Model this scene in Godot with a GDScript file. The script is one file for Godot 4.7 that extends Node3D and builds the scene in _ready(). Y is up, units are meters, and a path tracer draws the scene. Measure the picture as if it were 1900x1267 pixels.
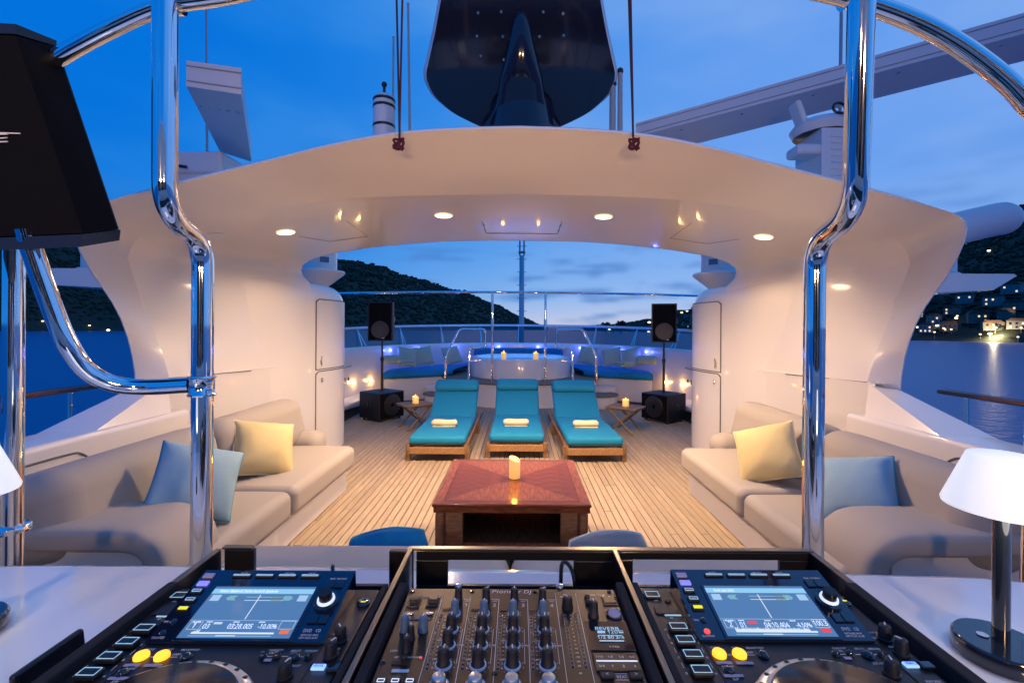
extends Node3D

# ---------------------------------------------------------------- geometry collector
class MB:
	var v := PackedVector3Array()
	var n := PackedVector3Array()
	var uv := PackedVector2Array()
	func tri(a: Vector3, b: Vector3, c: Vector3, na: Vector3, nb: Vector3, nc: Vector3, ua := Vector2.ZERO, ub := Vector2.ZERO, uc := Vector2.ZERO) -> void:
		if (c - a).cross(b - a).dot(na + nb + nc) < 0.0:
			v.append_array([a, c, b]); n.append_array([na, nc, nb]); uv.append_array([ua, uc, ub])
		else:
			v.append_array([a, b, c]); n.append_array([na, nb, nc]); uv.append_array([ua, ub, uc])
	func flat(a: Vector3, b: Vector3, c: Vector3) -> void:
		var m := (c - a).cross(b - a).normalized()
		tri(a, b, c, m, m, m)
	func quad(a: Vector3, b: Vector3, c: Vector3, d: Vector3) -> void:
		var m := (c - a).cross(b - d).normalized()
		if m.length() < 0.5: m = (c - a).cross(b - a).normalized()
		tri(a, b, c, m, m, m, Vector2(0, 0), Vector2(1, 0), Vector2(1, 1))
		tri(a, c, d, m, m, m, Vector2(0, 0), Vector2(1, 1), Vector2(0, 1))
	# a smooth sheet through rows of points
	func grid(p: Array, wrap_u := false, wrap_v := false) -> void:
		var rows := p.size()
		var cols: int = p[0].size()
		var nn := []
		for i in rows:
			var r := PackedVector3Array()
			for j in cols:
				var i0: int = (i - 1 + rows) % rows if wrap_v else maxi(i - 1, 0)
				var i1: int = (i + 1) % rows if wrap_v else mini(i + 1, rows - 1)
				var j0: int = (j - 1 + cols) % cols if wrap_u else maxi(j - 1, 0)
				var j1: int = (j + 1) % cols if wrap_u else mini(j + 1, cols - 1)
				var du: Vector3 = p[i][j1] - p[i][j0]
				var dv: Vector3 = p[i1][j] - p[i0][j]
				var m := du.cross(dv)
				if m.length() < 1e-12:
					var q: int = (i + 1) % rows if i < rows - 1 else i - 1
					m = (p[q][j1] - p[q][j0]).cross(dv)
				r.append(m.normalized())
			nn.append(r)
		for i in (rows if wrap_v else rows - 1):
			var i2 := (i + 1) % rows
			for j in (cols if wrap_u else cols - 1):
				var j2 := (j + 1) % cols
				tri(p[i][j], p[i][j2], p[i2][j2], nn[i][j], nn[i][j2], nn[i2][j2])
				tri(p[i][j], p[i2][j2], p[i2][j], nn[i][j], nn[i2][j2], nn[i2][j])
	func box(at: Vector3, size: Vector3, r := 0.0, basis := Basis.IDENTITY, seg := 2, bulge := 0.0, sub := 1) -> void:
		var h := size * 0.5
		r = minf(r, minf(h.x, minf(h.y, h.z)) * 0.999)
		for ax in 3:
			for sg in [-1.0, 1.0]:
				var a1 := (ax + 1) % 3
				var a2 := (ax + 2) % 3
				var l1 := _line(h[a1], r, seg, sub)
				var l2 := _line(h[a2], r, seg, sub)
				var P := []
				var N := []
				for s in l1:
					var rp := PackedVector3Array()
					var rn := PackedVector3Array()
					for t in l2:
						var q := Vector3.ZERO
						q[ax] = sg * h[ax]; q[a1] = s; q[a2] = t
						var lim := h - Vector3(r, r, r)
						var inn := q.clamp(-lim, lim)
						var d := q - inn
						var m := Vector3.ZERO
						m[ax] = sg
						if r > 0.0:
							if d.length() > 1e-9: m = d.normalized()
							q = inn + m * r
						if bulge != 0.0:
							var k := (1.0 - pow(absf(q.x / h.x), 2.0)) * (1.0 - pow(absf(q.z / h.z), 2.0))
							q.y += bulge * k * (1.0 if q.y > 0.0 else -0.3)
						rp.append(at + basis * q); rn.append((basis * m).normalized())
					P.append(rp); N.append(rn)
				for i in l1.size() - 1:
					for j in l2.size() - 1:
						tri(P[i][j], P[i][j + 1], P[i + 1][j + 1], N[i][j], N[i][j + 1], N[i + 1][j + 1])
						tri(P[i][j], P[i + 1][j + 1], P[i + 1][j], N[i][j], N[i + 1][j + 1], N[i + 1][j])
	func _line(h: float, r: float, seg: int, sub: int) -> Array:
		if r <= 0.0: return [-h, h]
		var o := []
		for k in seg + 1: o.append(-h + r * (1.0 - cos(PI / 2 * k / seg)) if false else -h + r * k / seg)
		for k in range(1, sub): o.append(lerpf(-h + r, h - r, float(k) / sub))
		for k in seg + 1: o.append(h - r + r * k / seg)
		return o
	# profile points are (radius, height) round the local y axis
	func lathe(prof: Array, xf: Transform3D, seg := 24, sx := 1.0, sz := 1.0) -> void:
		var m := prof.size()
		var segn := []
		for i in m - 1:
			var d: Vector2 = prof[i + 1] - prof[i]
			segn.append(Vector2(d.y, -d.x).normalized())
		for i in m - 1:
			if (prof[i + 1] - prof[i]).length() < 1e-7: continue
			var n0: Vector2 = segn[i]
			var n1: Vector2 = segn[i]
			if i > 0 and segn[i - 1].dot(segn[i]) > 0.7: n0 = (segn[i - 1] + segn[i]).normalized()
			if i < m - 2 and segn[i + 1].dot(segn[i]) > 0.7: n1 = (segn[i + 1] + segn[i]).normalized()
			for k in seg:
				var a0 := TAU * k / seg
				var a1 := TAU * (k + 1) / seg
				var q := []
				var nn := []
				for w in [[prof[i], n0, a0], [prof[i], n0, a1], [prof[i + 1], n1, a1], [prof[i + 1], n1, a0]]:
					q.append(xf * Vector3(w[0].x * cos(w[2]) * sx, w[0].y, w[0].x * sin(w[2]) * sz))
					nn.append((xf.basis * Vector3(w[1].x * cos(w[2]) / sx, w[1].y, w[1].x * sin(w[2]) / sz)).normalized())
				if prof[i].x > 1e-7: tri(q[0], q[1], q[2], nn[0], nn[1], nn[2])
				if prof[i + 1].x > 1e-7: tri(q[0], q[2], q[3], nn[0], nn[2], nn[3])
	func cyl(at: Vector3, r: float, h: float, seg := 20, bev := 0.0, basis := Basis.IDENTITY, r2 := -1.0) -> void:
		if r2 < 0.0: r2 = r
		var pr := [Vector2(0, 0), Vector2(r, 0), Vector2(r2, h - bev)]
		if bev > 0.0: pr.append(Vector2(r2 - bev * 0.3, h - bev * 0.3)); pr.append(Vector2(r2 - bev, h))
		pr.append(Vector2(0, h))
		lathe(pr, Transform3D(basis, at), seg)
	func tube(pts: Array, r: float, seg := 10, caps := true, r_end := -1.0) -> void:
		var m := pts.size()
		var t0: Vector3 = (pts[1] - pts[0]).normalized()
		var side := t0.cross(Vector3.UP)
		if side.length() < 0.1: side = t0.cross(Vector3.RIGHT)
		side = side.normalized()
		var rows := []
		for i in m:
			var t: Vector3 = (pts[mini(i + 1, m - 1)] - pts[maxi(i - 1, 0)]).normalized()
			side = (side - t * side.dot(t)).normalized()
			var up := t.cross(side)
			var rr := r if r_end < 0.0 else lerpf(r, r_end, float(i) / (m - 1))
			var rw := PackedVector3Array()
			for k in seg:
				var a := TAU * k / seg
				rw.append(pts[i] + (side * cos(a) + up * sin(a)) * rr)
			rows.append(rw)
		for i in m - 1:
			for k in seg:
				var k2 := (k + 1) % seg
				var c0: Vector3 = pts[i]
				var c1: Vector3 = pts[i + 1]
				var a: Vector3 = rows[i][k]
				var b: Vector3 = rows[i][k2]
				var c: Vector3 = rows[i + 1][k2]
				var d: Vector3 = rows[i + 1][k]
				tri(a, b, c, (a - c0).normalized(), (b - c0).normalized(), (c - c1).normalized())
				tri(a, c, d, (a - c0).normalized(), (c - c1).normalized(), (d - c1).normalized())
		if caps:
			for e in [0, m - 1]:
				for k in range(1, seg - 1): flat(rows[e][0], rows[e][k], rows[e][k + 1])
	# a closed outline (x, y) pushed along z by depth
	func prism(poly: PackedVector2Array, depth: float, xf: Transform3D, smooth_sides := false) -> void:
		var ix := Geometry2D.triangulate_polygon(poly)
		for s in [0.0, depth]:
			for k in range(0, ix.size(), 3):
				flat(xf * Vector3(poly[ix[k]].x, poly[ix[k]].y, s), xf * Vector3(poly[ix[k + 1]].x, poly[ix[k + 1]].y, s), xf * Vector3(poly[ix[k + 2]].x, poly[ix[k + 2]].y, s))
		var m := poly.size()
		if smooth_sides:
			var rr := []
			for s in [0.0, depth]:
				var q := PackedVector3Array()
				for p in poly: q.append(xf * Vector3(p.x, p.y, s))
				rr.append(q)
			grid(rr, true)
			return
		for k in m:
			var a := poly[k]
			var b := poly[(k + 1) % m]
			quad(xf * Vector3(a.x, a.y, 0), xf * Vector3(b.x, b.y, 0), xf * Vector3(b.x, b.y, depth), xf * Vector3(a.x, a.y, depth))
	# six-sided solid from two quads
	func hexa(a: Array, b: Array) -> void:
		quad(a[0], a[1], a[2], a[3]); quad(b[0], b[1], b[2], b[3])
		for k in 4: quad(a[k], a[(k + 1) % 4], b[(k + 1) % 4], b[k])
	func ball(c: Vector3, r: Vector3, seg := 14, rings := 9) -> void:
		var rows := []
		for i in rings + 1:
			var t := PI * i / rings
			var rw := PackedVector3Array()
			for k in seg:
				var a := TAU * k / seg
				rw.append(c + Vector3(r.x * sin(t) * cos(a), r.y * cos(t), r.z * sin(t) * sin(a)))
			rows.append(rw)
		for i in rings:
			for k in seg:
				var k2 := (k + 1) % seg
				var q := [rows[i][k], rows[i][k2], rows[i + 1][k2], rows[i + 1][k]]
				var nn := []
				for w in q: nn.append(((w - c) / (r * r)).normalized())
				if i > 0: tri(q[0], q[1], q[2], nn[0], nn[1], nn[2])
				if i < rings - 1: tri(q[0], q[2], q[3], nn[0], nn[2], nn[3])
	func put(m: Mesh, xf: Transform3D) -> void:
		for s in m.get_surface_count():
			var a := m.surface_get_arrays(s)
			var vv: PackedVector3Array = a[Mesh.ARRAY_VERTEX]
			var nv: PackedVector3Array = a[Mesh.ARRAY_NORMAL]
			var ix: PackedInt32Array = a[Mesh.ARRAY_INDEX] if a[Mesh.ARRAY_INDEX] != null else PackedInt32Array(range(vv.size()))
			for k in ix: v.append(xf * vv[k]); n.append((xf.basis * nv[k]).normalized()); uv.append(Vector2.ZERO)
	func done() -> ArrayMesh:
		var m := ArrayMesh.new()
		var a := []
		a.resize(Mesh.ARRAY_MAX)
		a[Mesh.ARRAY_VERTEX] = v; a[Mesh.ARRAY_NORMAL] = n; a[Mesh.ARRAY_TEX_UV] = uv
		m.add_surface_from_arrays(Mesh.PRIMITIVE_TRIANGLES, a)
		return m

# ---------------------------------------------------------------- names, labels, materials
var used := {}
var M := {}
var font: SystemFont

func numbered(called: String) -> String:
	var k: int = used.get(called, -1) + 1
	used[called] = k
	return called if k == 0 else "%s_%03d" % [called, k]
func tag(o: Node, label: String, category: String, group := "", kind := "") -> void:
	if label: o.set_meta("label", label)
	if category: o.set_meta("category", category)
	if group: o.set_meta("group", group)
	if kind: o.set_meta("kind", kind)
func thing(called: String, label: String, category: String, at := Vector3.ZERO, turn := 0.0, group := "") -> Node3D:
	var o := Node3D.new()
	o.name = numbered(called)
	add_child(o)
	o.position = at; o.rotation.y = turn
	tag(o, label, category, group)
	return o
func part(called: String, b, m: Material, parent: Node) -> MeshInstance3D:
	var o := MeshInstance3D.new()
	o.name = called
	o.mesh = b.done() if b is MB else b
	o.material_override = m
	parent.add_child(o, true)
	return o
func solo(called: String, b, m: Material, label: String, category: String, group := "", kind := "") -> MeshInstance3D:
	var o := MeshInstance3D.new()
	o.name = numbered(called)
	o.mesh = b.done() if b is MB else b
	o.material_override = m
	add_child(o)
	tag(o, label, category, group, kind)
	return o
func copy(o: Node3D, called: String, at: Vector3, turn: float, label := "", mirror := false) -> Node3D:
	var c: Node3D = o.duplicate()
	c.name = numbered(called)
	add_child(c)
	c.transform = Transform3D(Basis(Vector3.UP, turn) * (Basis.from_scale(Vector3(-1, 1, 1)) if mirror else Basis.IDENTITY), at)
	if label: c.set_meta("label", label)
	return c
func col(r: float, g: float, b: float, a := 1.0) -> Color:
	var c := Color(r, g, b).linear_to_srgb()
	c.a = a
	return c
func mat(called: String, r: float, g: float, b: float, rough := 0.5, metal := 0.0, coat := 0.0) -> StandardMaterial3D:
	var m := StandardMaterial3D.new()
	m.resource_name = called
	m.albedo_color = col(r, g, b)
	m.roughness = rough; m.metallic = metal
	if coat > 0.0:
		m.clearcoat_enabled = true; m.clearcoat = coat; m.clearcoat_roughness = 0.04
	M[called] = m
	return m
func glow(called: String, r: float, g: float, b: float, e: float) -> StandardMaterial3D:
	var m := mat(called, 0.8, 0.8, 0.8, 0.5)
	m.albedo_color = col(minf(r, 0.9), minf(g, 0.9), minf(b, 0.9))
	m.emission_enabled = true
	m.emission = col(r, g, b)
	m.emission_energy_multiplier = e
	return m
func noise_tex(seed_: int, freq: float, size: int, lo: Color, hi: Color, oct := 4, kind := FastNoiseLite.TYPE_SIMPLEX_SMOOTH) -> ImageTexture:
	var f := FastNoiseLite.new()
	f.seed = seed_; f.frequency = freq; f.fractal_octaves = oct; f.noise_type = kind
	var im := f.get_seamless_image(size, size)
	im.convert(Image.FORMAT_RGB8)
	for y in size:
		for x in size:
			im.set_pixel(x, y, lo.lerp(hi, im.get_pixel(x, y).r))
	return ImageTexture.create_from_image(im)
func tri_map(m: StandardMaterial3D, tex: Texture2D, scale_: Vector3, world := false) -> void:
	m.albedo_texture = tex
	m.uv1_triplanar = true; m.uv1_world_triplanar = world
	m.uv1_scale = scale_
func relief(m: StandardMaterial3D, tex: Texture2D, cm: float, scale_: Vector3) -> void:
	m.heightmap_enabled = true; m.heightmap_texture = tex; m.heightmap_scale = cm
	m.uv1_triplanar = true; m.uv1_scale = scale_
func smooth(pts: Array, per := 6) -> Array:
	var o := []
	for i in pts.size() - 1:
		var p0 = pts[maxi(i - 1, 0)]
		var p3 = pts[mini(i + 2, pts.size() - 1)]
		for k in per: o.append(pts[i].cubic_interpolate(pts[i + 1], p0, p3, float(k) / per))
	o.append(pts[-1])
	return o
# a bent pipe: straight runs with rounded corners
func bend(pts: Array, r: float, n := 6) -> Array:
	var o := [pts[0]]
	for i in range(1, pts.size() - 1):
		var a: Vector3 = pts[i] + (pts[i - 1] - pts[i]).limit_length(r)
		var b: Vector3 = pts[i] + (pts[i + 1] - pts[i]).limit_length(r)
		for k in n + 1:
			var t := float(k) / n
			o.append(a.lerp(pts[i], t).lerp(pts[i].lerp(b, t), t))
	o.append(pts[-1])
	var clean := [o[0]]
	for q in o:
		if (q - clean[-1]).length() > 1e-4: clean.append(q)
	return clean

# ---------------------------------------------------------------- the photograph's lens: a pixel is a direction
const F := 860.0
const EYE := 1.44
func ray(px: float, py: float) -> Vector2:
	var u := px - 962.0
	var w := py - 608.0
	return Vector2(u + 0.006 * w, w - 0.006 * u) / F
func P(px: float, py: float, Z: float) -> Vector3:
	var d := ray(px, py)
	return Vector3(d.x * Z, EYE - d.y * Z, -Z)
func G(px: float, py: float, h: float) -> Vector3:
	var d := ray(px, py)
	var Z := (EYE - h) / d.y
	return Vector3(d.x * Z, h, -Z)

func lamp(parent: Node, at: Vector3, c: Color, e: float, size := 0.03) -> OmniLight3D:
	var l := OmniLight3D.new()
	l.light_color = c; l.light_energy = e; l.light_size = size; l.shadow_enabled = true
	l.omni_range = 12.0; l.omni_attenuation = 2.0
	parent.add_child(l)
	l.position = at
	return l
func words(b: MB, s: String, at: Vector3, h: float, basis := Basis(Vector3.RIGHT, -PI / 2), squeeze := 1.0, depth := 0.0003, slant := 0.0) -> void:
	var t := TextMesh.new()
	t.text = s; t.font = font; t.font_size = 32; t.pixel_size = h / 23.0; t.depth = depth; t.curve_step = 1.0
	var k := Basis(Vector3(squeeze, 0, 0), Vector3(slant, 1, 0), Vector3(0, 0, 1))
	b.put(t, Transform3D(basis * k, at))

# ---------------------------------------------------------------- camera, sky, light
func make_view() -> void:
	var cam := Camera3D.new()
	cam.name = "camera"
	var near := 0.05
	cam.set_frustum(near * 1267.0 / F, Vector2(near * (950.0 - 962.0) / F, near * (608.0 - 633.5) / F), near, 9000.0)
	add_child(cam)
	cam.position = Vector3(0, EYE, 0)
	cam.rotation.z = 0.006
	cam.current = true
	var w := WorldEnvironment.new()
	w.name = "surroundings"
	var e := Environment.new()
	e.background_mode = Environment.BG_SKY
	e.tonemap_mode = Environment.TONE_MAPPER_LINEAR
	e.tonemap_exposure = 1.0
	e.sdfgi_enabled = true; e.ssao_enabled = true; e.ssil_enabled = true
	var sk := Sky.new()
	var pm := PanoramaSkyMaterial.new()
	pm.panorama = dusk_sky()
	sk.sky_material = pm
	e.sky = sk
	e.background_energy_multiplier = 1.0
	w.environment = e
	add_child(w)
	# the last of the afterglow, from behind the thin cloud over the bow
	var s := DirectionalLight3D.new()
	s.name = "afterglow"
	s.light_energy = 0.02; s.light_angular_distance = 20.0; s.light_color = Color(1.0, 0.85, 0.8); s.shadow_enabled = true
	add_child(s)
	s.rotation = Vector3(-0.12, PI, 0)

func dusk_sky() -> ImageTexture:
	var W := 1024
	var Hh := 512
	var im := Image.create(W, Hh, false, Image.FORMAT_RGBF)
	var f := FastNoiseLite.new()
	f.seed = 7; f.frequency = 1.1; f.fractal_octaves = 5
	var g := FastNoiseLite.new()
	g.seed = 21; g.frequency = 2.6; g.fractal_octaves = 4
	for y in Hh:
		var el := PI * (0.5 - (y + 0.5) / Hh)
		for x in W:
			# the first column of a panorama looks along -z
			var az := wrapf(TAU * (x + 0.5) / W, -PI, PI)
			var d := Vector3(sin(az) * cos(el), sin(el), -cos(az) * cos(el))
			var e := maxf(el, 0.0)
			var low := exp(-e / 0.17)
			var ahead := exp(-pow((az - 0.25) / 0.75, 2.0))
			var side := smoothstep(-0.75, 0.55, az) * smoothstep(3.1, 1.6, az)
			var deep := Color(0.0, 0.44, 0.86).lerp(Color(0.39, 0.61, 0.935), side * (1.0 - 0.25 * smoothstep(0.3, 1.2, el)))
			var c := deep.lerp(Color(0.66, 0.80, 0.97), low * (0.12 + 0.88 * ahead) * 0.95)
			c = c.lerp(Color(0.83, 0.79, 0.86), exp(-e / 0.045) * (0.1 + 0.8 * ahead))
			# drawn-out cloud: flat sheets seen at a slant
			var q := Vector3(d.x / (e + 0.22), 0.0, d.z / (e + 0.22))
			var cl := f.get_noise_3d(q.x * 0.9, 3.0 * e, q.z * 0.9)
			var fine := g.get_noise_3d(az * 1.6, el * 14.0, 0.0)
			var amount := smoothstep(-0.25, 0.5, cl) * (0.25 + 0.75 * side)
			c = c.lerp(Color(0.52, 0.68, 0.93), amount * 0.75 * smoothstep(0.02, 0.3, el))
			var band := smoothstep(0.05, 0.45, fine) * smoothstep(0.36, 0.06, el)
			c = c.lerp(Color(0.27, 0.47, 0.76), band * 0.7 * (0.4 + 0.6 * ahead))
			if el < 0.0: c = Color(0.05, 0.22, 0.42)
			var l := c.srgb_to_linear()
			im.set_pixel(x, y, l)
	return ImageTexture.create_from_image(im)

func make_materials() -> void:
	font = SystemFont.new()
	font.font_names = PackedStringArray(["Droid Sans"])
	var fine_grain := noise_tex(3, 0.02, 256, Color(0.84, 0.84, 0.84), Color(1, 1, 1), 5)
	var grain := noise_tex(3, 0.02, 256, Color(0.62, 0.62, 0.62), Color(1, 1, 1), 5)
	var cloth := noise_tex(5, 0.18, 256, Color(0.82, 0.82, 0.82), Color(1, 1, 1), 3)
	var soft := noise_tex(9, 0.012, 256, Color(0.9, 0.9, 0.9), Color(1, 1, 1), 4)
	var pore := noise_tex(11, 0.3, 256, Color(0.2, 0.2, 0.2), Color(1, 1, 1), 2, FastNoiseLite.TYPE_CELLULAR)
	var m: StandardMaterial3D
	m = mat("gelcoat", 0.80, 0.75, 0.69, 0.28, 0.0, 0.6); m.clearcoat_roughness = 0.05
	m = mat("gelcoat_plain", 0.78, 0.76, 0.73, 0.3, 0.0, 0.3)
	mat("counter_white", 0.80, 0.79, 0.78, 0.12, 0.0, 0.6)
	mat("chrome", 0.86, 0.87, 0.89, 0.045, 1.0)
	mat("steel", 0.62, 0.62, 0.63, 0.22, 1.0)
	mat("alloy", 0.30, 0.26, 0.20, 0.3, 1.0)
	mat("seam", 0.16, 0.14, 0.125, 0.7)
	mat("caulk", 0.035, 0.03, 0.026, 0.75)
	for k in 6:
		var t: float = [0.93, 1.0, 1.05, 0.97, 1.03, 0.9][k]
		m = mat("teak_%d" % k, 0.43 * t, 0.325 * t, 0.215 * t, 0.62)
		tri_map(m, fine_grain, Vector3(9.0, 9.0, 0.7)); m.uv1_offset = Vector3(k * 0.37, k * 0.21, k * 0.13)
	for k in 3:
		var t: float = [0.85, 1.0, 1.15][k]
		m = mat("lounger_wood_%d" % k, 0.44 * t, 0.235 * t, 0.095 * t, 0.45)
		tri_map(m, grain, Vector3(8, 8, 1.2)); m.uv1_offset = Vector3(k * 0.3, 0.1, 0)
	m = mat("weathered_wood", 0.34, 0.22, 0.13, 0.6); tri_map(m, grain, Vector3(10, 10, 1.5))
	for k in 2:
		m = mat("mahogany_%d" % k, [0.22, 0.31][k], [0.058, 0.098][k], [0.024, 0.040][k], 0.36, 0.0, 0.2)
		m.metallic_specular = 0.15
		tri_map(m, grain, Vector3(1.4, 8, 11) if k == 0 else Vector3(11, 8, 1.4))
	m = mat("mahogany_body", 0.265, 0.078, 0.032, 0.35, 0.0, 0.5); tri_map(m, grain, Vector3(2, 9, 9))
	m = mat("teak_varnish", 0.30, 0.105, 0.04, 0.3, 0.0, 0.9); tri_map(m, grain, Vector3(9, 9, 1.2))
	var bump := noise_tex(15, 0.25, 256, Color(0, 0, 0), Color(1, 1, 1), 2)
	m = mat("sofa_cloth", 0.46, 0.41, 0.355, 0.85); tri_map(m, cloth, Vector3(6, 6, 6)); relief(m, bump, 0.05, Vector3(6, 6, 6))
	m = mat("back_mesh", 0.40, 0.365, 0.33, 0.85); relief(m, pore, 0.12, Vector3(9, 9, 9)); m.albedo_texture = cloth; m.albedo_color = col(0.62, 0.53, 0.43)
	mat("sofa_piping", 0.36, 0.315, 0.265, 0.85)
	m = mat("blue_cloth", 0.36, 0.56, 0.64, 0.8); tri_map(m, cloth, Vector3(5, 5, 5))
	m = mat("teal_piping", 0.02, 0.25, 0.34, 0.7)
	m = mat("yellow_cloth", 0.82, 0.66, 0.31, 0.8); tri_map(m, cloth, Vector3(5, 5, 5))
	mat("cream_piping", 0.82, 0.75, 0.55, 0.75)
	m = mat("sage_cloth", 0.46, 0.55, 0.44, 0.85); tri_map(m, cloth, Vector3(5, 5, 5))
	m = mat("turquoise", 0.0, 0.25, 0.47, 0.8); tri_map(m, cloth, Vector3(4, 4, 4)); relief(m, bump, 0.06, Vector3(5, 5, 5))
	m = mat("deep_blue_cloth", 0.0, 0.27, 0.55, 0.8); tri_map(m, cloth, Vector3(4, 4, 4))
	m = mat("towel", 0.80, 0.68, 0.42, 0.95); relief(m, pore, 0.25, Vector3(9, 9, 9))
	m = mat("black_box", 0.011, 0.011, 0.012, 0.5); relief(m, bump, 0.04, Vector3(20, 20, 20))
	m = mat("grille", 0.005, 0.005, 0.006, 0.7, 0.0); m.metallic_specular = 0.2; relief(m, pore, 0.15, Vector3(16, 16, 16))
	mat("cone", 0.05, 0.045, 0.045, 0.5)
	mat("black_plastic", 0.014, 0.014, 0.016, 0.28)
	mat("black_gloss", 0.01, 0.011, 0.014, 0.08, 0.0, 1.0)
	m = mat("laminate", 0.012, 0.012, 0.013, 0.3, 0.0, 0.4)
	m = mat("foam", 0.02, 0.02, 0.026, 0.95); relief(m, pore, 0.2, Vector3(22, 22, 22)); m.albedo_texture = pore; m.albedo_color = col(0.06, 0.058, 0.075)
	m = mat("faceplate", 0.115, 0.09, 0.064, 0.36, 0.95); tri_map(m, soft, Vector3(3, 3, 3))
	m = mat("player_panel", 0.10, 0.088, 0.08, 0.36, 0.85); tri_map(m, soft, Vector3(3, 3, 3))
	mat("display_housing", 0.006, 0.012, 0.032, 0.07, 0.0, 1.0)
	mat("knob_rubber", 0.012, 0.012, 0.015, 0.5)
	mat("knob_blue", 0.09, 0.17, 0.26, 0.45)
	m = mat("jog_black", 0.008, 0.010, 0.016, 0.16); m.metallic_specular = 0.35
	mat("collar_blue", 0.45, 0.58, 0.70, 0.4)
	mat("silver", 0.72, 0.70, 0.66, 0.28, 1.0)
	mat("ink_white", 0.72, 0.70, 0.68, 0.6)
	mat("ink_lilac", 0.42, 0.38, 0.50, 0.6)
	mat("lamp_navy", 0.02, 0.025, 0.035, 0.12, 0.3, 0.8)
	mat("navy_gloss", 0.010, 0.013, 0.028, 0.1, 0.0, 0.3)
	mat("rope_red", 0.10, 0.012, 0.02, 0.85)
	mat("rope_dark", 0.03, 0.025, 0.04, 0.85)
	mat("antenna", 0.30, 0.33, 0.36, 0.5)
	mat("radar_white", 0.62, 0.63, 0.65, 0.4)
	m = mat("wax", 0.9, 0.66, 0.28, 0.5)
	m.emission_enabled = true; m.emission = col(1.0, 0.55, 0.12); m.emission_energy_multiplier = 0.55
	glow("downlight_glow", 1.0, 0.80, 0.52, 9.0)
	glow("reflector_glow", 1.0, 0.74, 0.45, 1.05)
	glow("flame_glow", 1.0, 0.66, 0.22, 2.2)
	glow("courtesy_glow", 1.0, 0.72, 0.36, 5.0)
	glow("led_blue", 0.30, 0.30, 1.0, 3.5)
	glow("shade_glow", 1.0, 0.97, 0.93, 0.62)
	glow("amber_led", 1.0, 0.50, 0.03, 1.5)
	glow("yellow_led", 0.80, 0.78, 0.02, 0.75)
	glow("lilac_led", 0.24, 0.24, 0.85, 0.8)
	glow("white_led", 0.75, 0.85, 1.0, 0.75)
	glow("cyan_led", 0.45, 0.75, 0.85, 0.42)
	glow("red_led", 1.0, 0.09, 0.07, 0.9)
	glow("vinyl_led", 0.22, 0.42, 1.0, 1.4)
	glow("shore_glow", 1.0, 0.72, 0.34, 3.0)
	glow("shore_glow_pale", 1.0, 0.93, 0.75, 4.5)
	glow("window_glow", 1.0, 0.70, 0.34, 1.1)
	m = mat("tint_glass", 0.0, 0.045, 0.085, 0.03); m.transparency = BaseMaterial3D.TRANSPARENCY_ALPHA; m.albedo_color.a = 0.72
	m = mat("tub_water", 0.05, 0.50, 0.90, 0.03); m.transparency = BaseMaterial3D.TRANSPARENCY_ALPHA; m.albedo_color.a = 0.22
	m = mat("sea_water", 0.0, 0.085, 0.26, 0.36)
	var wave := noise_tex(31, 0.02, 512, Color(0, 0, 0), Color(1, 1, 1), 4)
	relief(m, wave, 6.0, Vector3(0.055, 0.055, 0.055)); m.uv1_world_triplanar = true
	m = mat("woodland", 0.036, 0.046, 0.026, 0.95); tri_map(m, grain, Vector3(0.02, 0.02, 0.02), true)
	mat("evergreen", 0.034, 0.044, 0.024, 0.95)
	mat("house_wall", 0.14, 0.12, 0.10, 0.9)
	mat("house_wall_pale", 0.20, 0.20, 0.20, 0.9)
	mat("house_roof", 0.12, 0.06, 0.04, 0.9)
	mat("bark", 0.04, 0.03, 0.02, 0.95)

# ---------------------------------------------------------------- sea, hills, shore
const SEA := -8.0
func ridge(table: Array, px: float) -> float:
	for i in table.size() - 1:
		if px <= table[i + 1][0]:
			var t: float = clampf((px - table[i][0]) / (table[i + 1][0] - table[i][0]), 0.0, 1.0)
			return lerpf(table[i][1], table[i + 1][1], t * t * (3.0 - 2.0 * t) * 0.5 + t * 0.5)
	return table[-1][1]
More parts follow.
